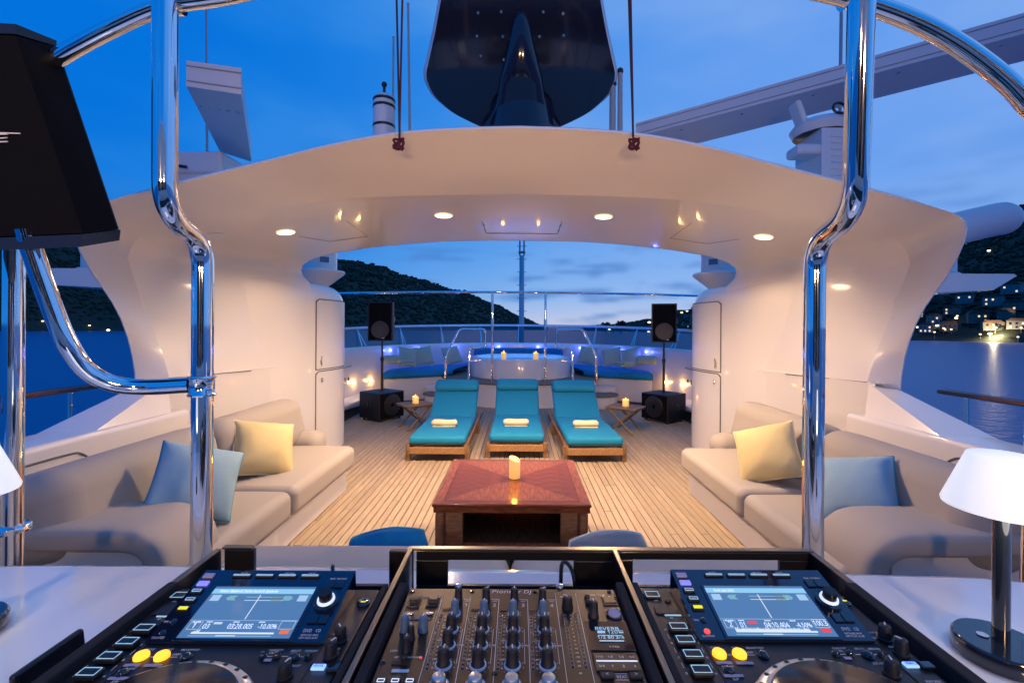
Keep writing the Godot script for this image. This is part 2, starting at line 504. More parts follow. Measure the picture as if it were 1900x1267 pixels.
# height of the hill's ground above the sea: rises from the shore at distance d0 to the crest
func hill_at(table: Array, shore: Array, px: float, t: float, f: FastNoiseLite) -> Vector3:
	var d0 := ridge(shore, px)
	var d := d0 * (1.0 + 1.1 * t)
	var u := (px - 962.0) / F
	var up := maxf(608.0 - ridge(table, px), 0.0) / F * d0 * 1.75
	var rise := 1.0 - pow(1.0 - clampf(t / 0.75, 0.0, 1.0), 1.6)
	if t > 0.75: rise = 1.0 - (t - 0.75) * 1.6
	var x := u * d
	var h := SEA - 1.0 + (up + 9.0) * rise + f.get_noise_2d(x, d) * up * 0.09 * rise
	return Vector3(x, h, -d)
func make_hill(called: String, table: Array, shore: Array, p0: float, p1: float, nx: int, seed_: int, wood_count: int, label: String) -> void:
	var f := FastNoiseLite.new()
	f.seed = seed_; f.frequency = 0.006; f.fractal_octaves = 4
	var rows := []
	for i in 26:
		var r := PackedVector3Array()
		for j in nx + 1: r.append(hill_at(table, shore, lerpf(p0, p1, float(j) / nx), float(i) / 25.0, f))
		rows.append(r)
	var b := MB.new()
	b.grid(rows)
	solo(called, b, M.woodland, "", "", "", "structure")
	# the wood that covers it
	var tb := MB.new()
	var rg := RandomNumberGenerator.new()
	rg.seed = seed_
	for k in 7:
		tb.ball(Vector3(rg.randf_range(-0.4, 0.4), 0.45 + rg.randf_range(-0.2, 0.35), rg.randf_range(-0.4, 0.4)), Vector3(0.42, 0.36, 0.42) * rg.randf_range(0.6, 1.0), 6, 4)
	var mm := MultiMesh.new()
	mm.transform_format = MultiMesh.TRANSFORM_3D
	mm.mesh = tb.done()
	mm.instance_count = wood_count
	for k in wood_count:
		var px := lerpf(p0, p1, rg.randf())
		var t := 0.03 + 0.8 * rg.randf()
		var q := hill_at(table, shore, px, t, f)
		var s := rg.randf_range(0.6, 1.25) * clampf(-q.z * 0.006, 3.5, 10.0)
		mm.set_instance_transform(k, Transform3D(Basis(Vector3.UP, rg.randf() * TAU) * Basis.from_scale(Vector3(s, s * rg.randf_range(0.8, 1.2), s)), q - Vector3(0, s * 0.25, 0)))
	var w := MultiMeshInstance3D.new()
	w.name = numbered("hillside_wood")
	w.multimesh = mm
	w.material_override = M.evergreen
	add_child(w)
	tag(w, label, "wood", "", "stuff")

const RIDGE_A := [[-700, 330.0], [-300, 360.0], [60, 415.0], [300, 425.0], [560, 470.0], [640, 486.0], [700, 496.0], [760, 516.0], [850, 540.0], [920, 566.0], [965, 588.0], [1012, 607.0]]
const SHORE_A := [[-700, 500.0], [0, 640.0], [260, 800.0], [640, 1150.0], [1012, 1900.0]]
const RIDGE_B := [[1085, 606.0], [1150, 602.0], [1210, 592.0], [1260, 578.0], [1320, 568.0], [1500, 545.0], [1700, 490.0], [1800, 440.0], [1900, 376.0], [2100, 330.0], [2700, 320.0]]
const SHORE_B := [[1085, 1500.0], [1300, 900.0], [1700, 420.0], [1900, 360.0], [2700, 330.0]]
func make_far() -> void:
	var b := MB.new()
	var S := 4500.0
	var rows := []
	for i in 41:
		var r := PackedVector3Array()
		for j in 41:
			r.append(Vector3(S * pow(j / 20.0 - 1.0, 3.0), SEA, S * pow(i / 20.0 - 1.0, 3.0)))
		rows.append(r)
	b.grid(rows)
	solo("sea", b, M.sea_water, "", "", "", "structure")
	make_hill("hill", RIDGE_A, SHORE_A, -700, 1014, 180, 4, 16000, "dark wooded ridge sloping down to the sea past the bow")
	make_hill("hill", RIDGE_B, SHORE_B, 1085, 2700, 180, 8, 12000, "dark wooded slope above the lit shore town")
	var f := FastNoiseLite.new()
	f.seed = 8; f.frequency = 0.006; f.fractal_octaves = 4
	var rg := RandomNumberGenerator.new()
	rg.seed = 12
	# houses of the shore town, each with its lit windows
	var spots := [[1700, 588, 0], [1735, 596, 1], [1770, 580, 0], [1792, 560, 1], [1815, 598, 0], [1845, 566, 1], [1868, 592, 0], [1888, 604, 1], [1760, 612, 0], [1722, 612, 1], [1842, 612, 0], [1885, 575, 0], [1880, 545, 1], [1822, 540, 0], [1262, 582, 0], [1278, 590, 1], [1290, 600, 0], [1272, 606, 1], [1252, 602, 0], [1288, 576, 1], [1190, 603, 0], [1145, 606, 1]]
	for s in spots:
		house(s[0], s[1], s[2], rg, f)
	# lamps along both shores
	for s in [[20, 607, 0, 0], [78, 597, 0, 0], [165, 611, 0, 0], [200, 613, 1, 0], [248, 613, 0, 0], [12, 618, 0, 0]]: shore_lamp(s[0], s[1], s[2], RIDGE_A, SHORE_A, "lamp lit on the dark wooded shore", "lamps along the wooded shore")
	for s in [[1838, 619, 2, 0], [1712, 602, 1, 0], [1740, 604, 1, 0], [1766, 611, 0, 0], [1820, 620, 0, 0], [1848, 608, 1, 0], [1775, 590, 1, 0], [1777, 586, 0, 0], [1885, 566, 1, 0], [1890, 625, 0, 0], [1735, 616, 0, 0], [1752, 609, 0, 0], [1860, 622, 0, 0], [1704, 607, 1, 0], [1835, 465, 1, 0], [1896, 608, 0, 0], [1265, 580, 0, 0], [1275, 577, 0, 0], [1290, 578, 0, 0], [1262, 614, 0, 0], [1205, 598, 1, 0], [1131, 611, 1, 0], [1162, 607, 1, 0], [1204, 622, 1, 0]]: shore_lamp(s[0], s[1], s[2], RIDGE_B, SHORE_B, "warm lamp lit beside the houses of the shore town", "lamps of the shore town")
	# three round trees standing against the afterglow
	for s in [[1124, 1.0], [1152, 1.15], [1138, 0.6]]:
		var d := 900.0
		var at := P(s[0], 606, d)
		at.y = SEA
		var t := thing("shore_tree", "bushy tree on the low point against the pale afterglow", "tree", at, 0.0, "trees on the low point")
		var tr := MB.new()
		tr.tube([Vector3(0, 0, 0), Vector3(0.3, 9, 0), Vector3(0, 16 * s[1], 0)], 0.9, 7, true, 0.3)
		part("trunk", tr, M.bark, t)
		var cr := MB.new()
		for k in 60:
			var dirv := Vector3(rg.randfn(), rg.randfn() * 0.7, rg.randfn()).limit_length(1.6)
			cr.ball(Vector3(0, 16, 0) * s[1] + dirv * Vector3(8, 6, 8) * s[1] * 0.62, Vector3(1, 0.8, 1) * rg.randf_range(1.0, 2.4) * s[1], 6, 4)
		part("crown", cr, M.evergreen, t)
	# moored boat with a violet lamp strip, as its reflection shows
func on_hill(px: float, py: float, table: Array, shore: Array, f: FastNoiseLite) -> Vector3:
	# the first point of the slope that the pixel's ray meets
	var best := hill_at(table, shore, px, 0.0, f)
	for k in 60:
		var q := hill_at(table, shore, px, 0.7 * k / 60.0, f)
		best = q
		if 608.0 + (EYE - q.y) / -q.z * F <= py: break
	return best
func house(px: float, py: float, kind: int, rg: RandomNumberGenerator, f: FastNoiseLite) -> void:
	var q := on_hill(px, py, RIDGE_B, SHORE_B, f)
	var t := thing("shore_house", ("small pale walled house with lit windows on the far shore" if kind else "small brownish house with lit windows on the far shore"), "house", q + Vector3(0, -1.0, 0), atan2(-q.x, -q.z) + rg.randf_range(-0.4, 0.4), "houses of the shore town")
	var k := 1.0 if q.z > -600 else 1.5
	var w := rg.randf_range(9, 14) * k
	var h := rg.randf_range(6.5, 9) * k
	var b := MB.new()
	b.box(Vector3(0, h / 2, 0), Vector3(w, h, 9 * k))
	part("wall", b, M.house_wall_pale if kind else M.house_wall, t)
	b = MB.new()
	b.prism(PackedVector2Array([Vector2(-w / 2 - 0.5, 0), Vector2(w / 2 + 0.5, 0), Vector2(w / 2 - 2.5, 2.2 * k), Vector2(-w / 2 + 2.5, 2.2 * k)]), 9.8 * k, Transform3D(Basis.IDENTITY, Vector3(0, h, -4.9 * k)))
	part("roof", b, M.house_roof, t)
	for i in 3:
		for j in 2:
			var lit := rg.randf() < 0.35
			b = MB.new()
			b.box(Vector3((i - 1) * w * 0.3, h * (0.28 + 0.44 * j), 4.5 * k + 0.05), Vector3(1.3, 1.6, 0.12) * k)
			part("window", b, M.window_glow if lit else M.black_gloss, t)
func shore_lamp(px: float, py: float, kind: int, table: Array, shore: Array, label: String, group: String) -> void:
	var f := FastNoiseLite.new()
	f.seed = 8 if table == RIDGE_B else 4; f.frequency = 0.006; f.fractal_octaves = 4
	var q := on_hill(px, py + 9, table, shore, f)
	var top := P(px, py, -q.z)
	var t := thing("shore_lamp", label, "lamp", q, 0.0, group)
	var hh := maxf(top.y - q.y, 2.5)
	var b := MB.new()
	b.cyl(Vector3(0, -1, 0), 0.12, hh + 1.0, 6)
	part("pole", b, M.antenna, t)
	var s := -q.z / 860.0 * (1.5 + 0.5 * kind)
	b = MB.new()
	b.ball(Vector3(0, hh, 0), Vector3(s * 1.5, s * 0.75, s), 8, 5)
	part("lamp_globe", b, M.shore_glow_pale if kind else M.shore_glow, t)
	if kind == 2:
		var l := lamp(t, Vector3(0, hh, 3.0), Color(1.0, 0.9, 0.68), 1100.0, 1.0)
		l.omni_range = 500.0

# ---------------------------------------------------------------- the yacht: decks and arch
func half(sections: Array, counts: Array) -> Array:
	var o := []
	for s in sections.size():
		var c := Curve2D.new()
		for p in sections[s]: c.add_point(p)
		var sm := smooth(sections[s], 8)
		var ln := [0.0]
		for i in range(1, sm.size()): ln.append(ln[-1] + (sm[i] - sm[i - 1]).length())
		for k in counts[s] + (1 if s == sections.size() - 1 else 0):
			var want: float = ln[-1] * k / counts[s]
			var i := 0
			while i < ln.size() - 2 and ln[i + 1] < want: i += 1
			o.append(sm[i].lerp(sm[i + 1], clampf((want - ln[i]) / maxf(ln[i + 1] - ln[i], 1e-6), 0, 1)))
	return o
func mirrored(h: Array) -> Array:
	var o := []
	for i in range(h.size() - 1, 0, -1): o.append(Vector2(-h[i].x, h[i].y))
	o.append_array(h)
	return o
var ceil1 := []
var ceil2 := []
func make_arch() -> void:
	var V := func(a: Array) -> Array:
		var o := []
		for i in range(0, a.size(), 2): o.append(Vector2(a[i], a[i + 1]))
		return o
	var n := [22, 8, 10]
	var c0 := mirrored(half([V.call([0, 2.862, 0.5, 2.845, 0.94, 2.805, 1.4, 2.715, 1.75, 2.625, 2.43, 2.455, 2.94, 2.32]), V.call([2.94, 2.32, 3.12, 2.262, 3.19, 2.185, 3.165, 2.06]), V.call([3.165, 2.06, 3.08, 1.873, 2.85, 1.526, 2.74, 1.18, 2.72, 0.84])], n))
	var c1 := mirrored(half([V.call([0, 2.43, 1.17, 2.395, 2.1, 2.27, 2.55, 2.185]), V.call([2.55, 2.185, 2.78, 2.125, 2.88, 2.03, 2.91, 1.93]), V.call([2.91, 1.93, 2.8, 1.62, 2.605, 1.09, 2.605, 0.84])], n))
	var c2 := mirrored(half([V.call([0, 2.376, 0.8, 2.36, 1.53, 2.297, 1.95, 2.235]), V.call([1.95, 2.235, 2.2, 2.17, 2.335, 2.085, 2.32, 1.98]), V.call([2.32, 1.98, 2.21, 1.83, 2.21, 1.4, 2.21, 0.84])], n))
	ceil1 = c1; ceil2 = c2
	var t := thing("radar_arch", "wide cream white arch spanning the deck with four lit downlights", "arch")
	var rows := []
	var at := func(A: Array, B: Array, k: float, z: float, out: float) -> PackedVector3Array:
		var r := PackedVector3Array()
		for i in A.size():
			var p: Vector2 = A[i].lerp(B[i], k)
			var tg: Vector2 = (A[mini(i + 1, A.size() - 1)] - A[maxi(i - 1, 0)]).normalized()
			p += Vector2(-tg.y, tg.x) * out
			r.append(Vector3(p.x, p.y, z))
		return r
	# the aft lip overhangs: it stands nearer over the deck than at the feet
	var lip := PackedVector3Array()
	var cn := (c0.size() - 1) / 2.0
	for i in c0.size():
		var u: float = absf(i - cn) / cn
		var zf := lerpf(2.85, 2.95, clampf(u / 0.75, 0.0, 1.0))
		if u > 0.75: zf = lerpf(2.95, 3.34, smoothstep(0.75, 0.97, u))
		var k := zf / 3.3
		lip.append(Vector3(c0[i].x * k, EYE + (c0[i].y - EYE) * k, -zf))
	var inner: PackedVector3Array = at.call(c1, c2, 0.0, -3.45, 0.0)
	var b := MB.new()
	for k in [0.0, 0.02, 0.1, 0.3, 0.5, 0.7, 0.85, 0.93, 0.97, 1.0]:
		var r := PackedVector3Array()
		for i in lip.size():
			var q: Vector3 = lip[i].lerp(inner[i], k)
			r.append(q)
		rows.append(r)
	for k in range(1, 12):
		var z := -3.5 - 1.44 * k / 11.0
		rows.append(at.call(c1, c2, (-z - 3.45) / 1.53, z, 0.0))
	rows.append(at.call(c1, c2, 1.0, -4.98, 0.0))
	rows.append(at.call(c2, c2, 0.0, -5.0, 0.012))
	rows.append(at.call(c2, c2, 0.0, -5.01, 0.04))
	rows.append(at.call(c2, c2, 0.0, -5.01, 0.2))
	rows.append(at.call(c2, c0, 0.75, -4.99, 0.0))
	b.grid(rows)
	# rolled outer edge and roof skin
	rows = [rows[0]]
	for e in [[0.012, 0.004], [0.022, 0.016], [0.026, 0.035], [0.028, 0.12]]:
		var r := PackedVector3Array()
		for i in lip.size():
			var out := Vector3(lip[i].x * 0.35, 1.0, 0) if absf(i - cn) / cn < 0.55 else Vector3(signf(lip[i].x), 0.1, 0)
			r.append(lip[i] + out.normalized() * e[0] + Vector3(0, 0, -e[1]))
		rows.append(r)
	rows.append(at.call(c0, c1, 0.0, -4.2, 0.0))
	rows.append(at.call(c0, c1, 0.05, -4.9, 0.0))
	rows.append(at.call(c2, c0, 0.75, -4.99, 0.0))
	b.grid(rows)
	part("shell", b, M.gelcoat, t)
	# downlights, flush in the underside
	for q in [P(530, 432, 4.03), P(823, 400, 3.98), P(1120, 400, 3.98), P(1417, 436, 4.03)]:
		var y := ceil_y(q.x, q.z) 
		var d := Node3D.new()
		d.name = "downlight"
		t.add_child(d, true)
		d.position = Vector3(q.x, y, q.z)
		d.rotation.z = atan2(ceil_y(q.x + 0.05, q.z) - ceil_y(q.x - 0.05, q.z), 0.1)
		b = MB.new()
		b.lathe([Vector2(0.055, -0.005), Vector2(0.074, -0.007), Vector2(0.08, 0.004)], Transform3D.IDENTITY, 24)
		part("reflector_light", b, M.reflector_glow, d)
		b = MB.new()
		b.cyl(Vector3(0, -0.006, 0), 0.062, 0.005, 28)
		part("lamp_lens", b, M.downlight_glow, d)
		var l := SpotLight3D.new()
		l.light_color = Color(1.0, 0.84, 0.68)
		l.light_energy = DOWN if absf(q.x) < 1.0 else DOWN * 0.08; l.light_size = 0.07; l.spot_angle = 80.0; l.spot_angle_attenuation = 1.0; l.spot_range = 15.0; l.spot_attenuation = 2.0; l.shadow_enabled = true
		d.add_child(l)
		l.position = Vector3(0, -0.03, 0)
		l.rotation.x = -PI / 2
	# round loudspeaker grilles near the shoulders
	for q in [P(400, 449, 4.1), P(1557, 450, 4.1)]:
		var s := signf(q.x)
		var x := s * 2.5
		b = MB.new()
		b.cyl(Vector3(x, ceil_y(x, -3.8) - 0.006, -3.8), 0.09, 0.01, 28, 0.003, Basis(Vector3.BACK, -s * 0.24))
		part("ceiling_speaker", b, M.gelcoat_plain, t)
	# hatch in the underside, an outline of three grooves and its screws
	b = MB.new()
	var hz := [-4.17, -4.64]
	var hx := [-0.33, 0.385]
	for e in [[hx[0], hz[0], hx[0], hz[1]], [hx[1], hz[0], hx[1], hz[1]], [hx[0], hz[1], hx[1], hz[1]]]:
		b.tube([Vector3(e[0], ceil_y(e[0], e[1]) - 0.001, e[1]), Vector3(e[2], ceil_y(e[2], e[3]) - 0.001, e[3])], 0.0035, 5)
	part("hatch_seam", b, M.seam, t)
	for s in [-1.0, 1.0]:
		var ln := [Vector2(s * 1.47, -3.94), Vector2(s * 1.47, -4.5), Vector2(s * 1.84, -4.52), Vector2(s * 2.0, -4.2)]
		for k in 3:
			b = MB.new()
			b.tube([Vector3(ln[k].x, ceil_y(ln[k].x, ln[k].y) - 0.001, ln[k].y), Vector3(ln[k + 1].x, ceil_y(ln[k + 1].x, ln[k + 1].y) - 0.001, ln[k + 1].y)], 0.0022, 5)
			part("panel_seam", b, M.seam, t)
	for k in 6:
		b = MB.new()
		var x: float = [hx[0], hx[0], -0.12, 0.18, hx[1], hx[1]][k]
		var z: float = [-4.3, -4.5, hz[1], hz[1], -4.3, -4.5][k]
		b.cyl(Vector3(x, ceil_y(x, z) - 0.006, z), 0.008, 0.006, 8)
		part("screw", b, M.seam, t)
	# lower side panels below the moulding seam
	for s in [-1.0, 1.0]:
		b = MB.new()
		var pl := [Vector3(s * 2.585, 0, -3.35), Vector3(s * 2.40, 0, -4.15), Vector3(s * 2.195, 0, -5.0)]
		for i in 2:
			b.quad(pl[i], pl[i + 1], pl[i + 1] + Vector3(0, 1.05, 0), pl[i] + Vector3(0, 1.05, 0))
			b.quad(pl[i] + Vector3(0, 1.05, 0), pl[i + 1] + Vector3(0, 1.05, 0), pl[i + 1] + Vector3(s * 0.2, 1.05, 0), pl[i] + Vector3(s * 0.2, 1.05, 0))
		part("lower_panel", b, M.gelcoat, t)
		b = MB.new()
		b.tube([Vector3(s * 2.578, 1.052, -3.42), Vector3(s * 2.395, 1.04, -4.15)], 0.004, 5)
		part("moulding_seam", b, M.seam, t)
func ceil_y(x: float, z: float) -> float:
	var k := clampf((-z - 3.45) / 1.53, 0.0, 1.0)
	var best := 2.0
	for i in ceil1.size() - 1:
		var a: Vector2 = ceil1[i].lerp(ceil2[i], k)
		var c: Vector2 = ceil1[i + 1].lerp(ceil2[i + 1], k)
		if (a.x <= x and x < c.x) and a.y > 1.9: return lerpf(a.y, c.y, (x - a.x) / (c.x - a.x))
	return best

func wall_x(y: float, z: float) -> float:
	var k := clampf((-z - 3.45) / 1.53, 0.0, 1.0)
	for i in range(ceil1.size() - 1, 0, -1):
		var a: Vector2 = ceil1[i].lerp(ceil2[i], k)
		var c: Vector2 = ceil1[i - 1].lerp(ceil2[i - 1], k)
		if a.y <= y and y < c.y: return lerpf(a.x, c.x, (y - a.y) / (c.y - a.y))
	return 2.6
func make_lockers() -> void:
	for s in [-1.0, 1.0]:
		var t := thing("deck_locker", "rounded white locker with a curved door at the arch foot " + ("towards the wooded ridge" if s < 0 else "towards the shore town"), "locker", Vector3(s * 2.4, 0, -5.0), 0.0, "rounded lockers at the arch feet")
		var plan := smooth([Vector2(2.43, -4.05), Vector2(2.40, -4.2), Vector2(2.275, -4.6), Vector2(2.172, -4.95), Vector2(2.105, -5.2), Vector2(2.08, -5.4), Vector2(2.10, -5.58), Vector2(2.2, -5.74), Vector2(2.4, -5.82), Vector2(2.75, -5.84)], 6)
		var W := func(p: Vector2, y: float, out: float) -> Vector3:
			return Vector3(s * (p.x - 2.4) - s * out, y, p.y + 5.0)
		var rows := []
		var lv := [[0.0, 0.0], [0.6, 0.0], [1.0, 0.0], [1.02, 0.0], [1.2, 0.0], [1.4, 0.0], [1.62, 0.0], [1.72, -0.008], [1.79, -0.03], [1.85, -0.07], [1.895, -0.13], [1.92, -0.2], [1.93, -0.32]]
		for q in lv:
			var r := PackedVector3Array()
			for p in plan:
				var bl := smoothstep(-4.75, -4.1, p.y)
				var wx := wall_x(maxf(q[0], 1.0), p.y) + 0.015
				r.append(W.call(Vector2(lerpf(p.x - q[1], wx, bl if q[0] > 1.0 else 0.0), p.y), q[0], 0.0))
			rows.append(r)
		var b := MB.new()
		b.grid(rows)
		part("body", b, M.gelcoat, t)
		# doors wrap the nose
		var strip := []
		for p in plan:
			if p.y < -4.9 and p.y > -5.62: strip.append(p)
		for leaf in [[0.035, 0.955], [0.975, 1.735]]:
			for lay in [[0.0015, 0.012, M.seam, "door_gasket"], [0.006, 0.0, M.gelcoat, "door"]]:
				var pts := strip.duplicate()
				if lay[3] == "door":
					pts.pop_front(); pts.pop_back()
					pts.push_front(strip[0].lerp(strip[1], 0.25)); pts.push_back(strip[-1].lerp(strip[-2], 0.25))
				rows = []
				var y0: float = leaf[0] + 0.006 - lay[1]
				var y1: float = leaf[1] - 0.006 + lay[1]
				for k in 5:
					var r := PackedVector3Array()
					for i in pts.size():
						var y := lerpf(y0, y1, k / 4.0)
						if k == 4 and i == 0: y -= 0.03
						r.append(W.call(pts[i], y, lay[0]))
					rows.append(r)
				b = MB.new()
				b.grid(rows)
				var dr := part(lay[3], b, lay[2], t)
				if lay[3] == "door":
					var hq: Vector3 = W.call(pts[2], 1.07 if leaf[0] > 0.5 else 0.86, 0.008)
					var face := Basis(Vector3.UP, s * -0.32) * Basis(Vector3.BACK, s * PI / 2)
					b = MB.new()
					if leaf[0] > 0.5:
						b.lathe([Vector2(0.0, 0.0), Vector2(0.042, 0.001), Vector2(0.05, 0.004), Vector2(0.052, 0.0)], Transform3D(face, hq), 20)
						part("flush_pull", b, M.steel, dr)
					else:
						b.lathe([Vector2(0.026, 0.0), Vector2(0.022, 0.012), Vector2(0.0, 0.016)], Transform3D(face, hq), 16)
						part("lock", b, M.steel, dr)

func make_deck() -> void:
	var d := Node3D.new()
	d.name = "deck"
	add_child(d)
	tag(d, "", "", "", "structure")
	var b := MB.new()
	b.box(Vector3(0, -0.06, -4.2), Vector3(6.5, 0.1, 12.0))
	part("deck_base", b, M.caulk, d)
	var pitch := 0.0555
	var rg := RandomNumberGenerator.new()
	rg.seed = 5
	var shapes := {}
	for i in range(-47, 48):
		var x := i * pitch - 0.01
		var z := -2.45
		var first := rg.randf_range(0.5, 2.6)
		while z > -8.5:
			var ln: float = first if first > 0 else rg.randf_range(1.9, 2.6)
			first = -1.0
			if z - ln < -7.9: ln = z + 8.6
			ln = snappedf(ln, 0.2)
			if absf(x) > 1.6 and z - ln > -3.6:
				z -= ln
				continue
			if not shapes.has(ln):
				var mb := MB.new()
				mb.box(Vector3(0, -0.006, -ln / 2), Vector3(pitch - 0.0068, 0.012, ln - 0.006), 0.0012, Basis.IDENTITY, 1)
				shapes[ln] = mb.done()
			var o := part("plank", shapes[ln], M["teak_%d" % (rg.randi() % 6)], d)
			o.position = Vector3(x, 0, z)
			z -= ln
	# king margin at the sides beneath lockers and bulwark
func make_coamings() -> void:
	for s in [-1.0, 1.0]:
		var t := thing("side_coaming", "white moulded coaming with a raised arch foot behind the settee " + ("below the monitor speaker" if s < 0 else "by the uncut table lamp"), "coaming", Vector3(s * 2.33, 0, -2.2), 0.0, "white coamings behind the settees")
		var b := MB.new()
		b.box(Vector3(s * 0.15, 0.425, 0.55), Vector3(0.30, 0.85, 3.3), 0.03, Basis.IDENTITY, 3)
		part("wall", b, M.gelcoat, t)
		# fairing that runs up to the arch
		b = MB.new()
		var A := Vector3(s * 0.245, 1.045, -1.2)
		var B := Vector3(s * 0.43, 1.02, -1.2)
		var C := Vector3(s * 0.30, 0.845, -0.33)
		var D := Vector3(s * 0.03, 0.846, -0.38)
		var E2 := Vector3(s * 0.03, 0.846, -0.95)
		b.quad(A, B, C, D)
		b.flat(A, D, E2)
		b.quad(A, E2, Vector3(s * 0.03, 0.3, -0.95), Vector3(s * 0.245, 0.3, -1.2))
		b.quad(E2, D, Vector3(s * 0.03, 0.3, -0.38), Vector3(s * 0.03, 0.3, -0.95))
		b.quad(B, C, Vector3(s * 0.30, 0.2, -0.33), Vector3(s * 0.43, 0.2, -1.2))
		part("fairing", b, M.gelcoat, t)
		b = MB.new()
		var x: float = -s * 0.001
		b.tube(smooth([Vector3(x, 0.70, -0.33), Vector3(x, 0.755, -0.27), Vector3(x, 0.77, -0.18), Vector3(x, 0.77, 0.2), Vector3(x, 0.77, 1.2)], 6), 0.006, 6)
		part("panel_seam", b, M.seam, t)
		# bulwark, stanchions and varnished cap rail outboard
		var r := thing("cap_rail", "varnished teak cap rail on steel stanchions " + ("facing the wooded ridge" if s < 0 else "facing the shore town"), "rail", Vector3(s * 3.2, 0.55, -2.2), 0.0, "teak cap rails outboard")
		b = MB.new()
		b.box(Vector3(0, 0.43, 0.6), Vector3(0.09, 0.035, 3.8), 0.016, Basis.IDENTITY, 3)
		part("rail", b, M.teak_varnish, r)
		for k in 4:
			b = MB.new()
			b.cyl(Vector3(0, 0, -1.1 + k * 0.95), 0.016, 0.42, 12)
			part("stanchion", b, M.chrome, r)
		b = MB.new()
		b.box(Vector3(s * 3.2, -2.0, -3.0), Vector3(0.12, 5.1, 12.0), 0.02)
		b.box(Vector3(s * 2.9, 0.2, -3.0), Vector3(0.5, 0.04, 12.0))
		solo("bulwark", b, M.gelcoat_plain, "white outer bulwark below the teak cap rail" + (" towards the wooded ridge" if s < 0 else " towards the shore town"), "bulwark", "outer bulwarks")

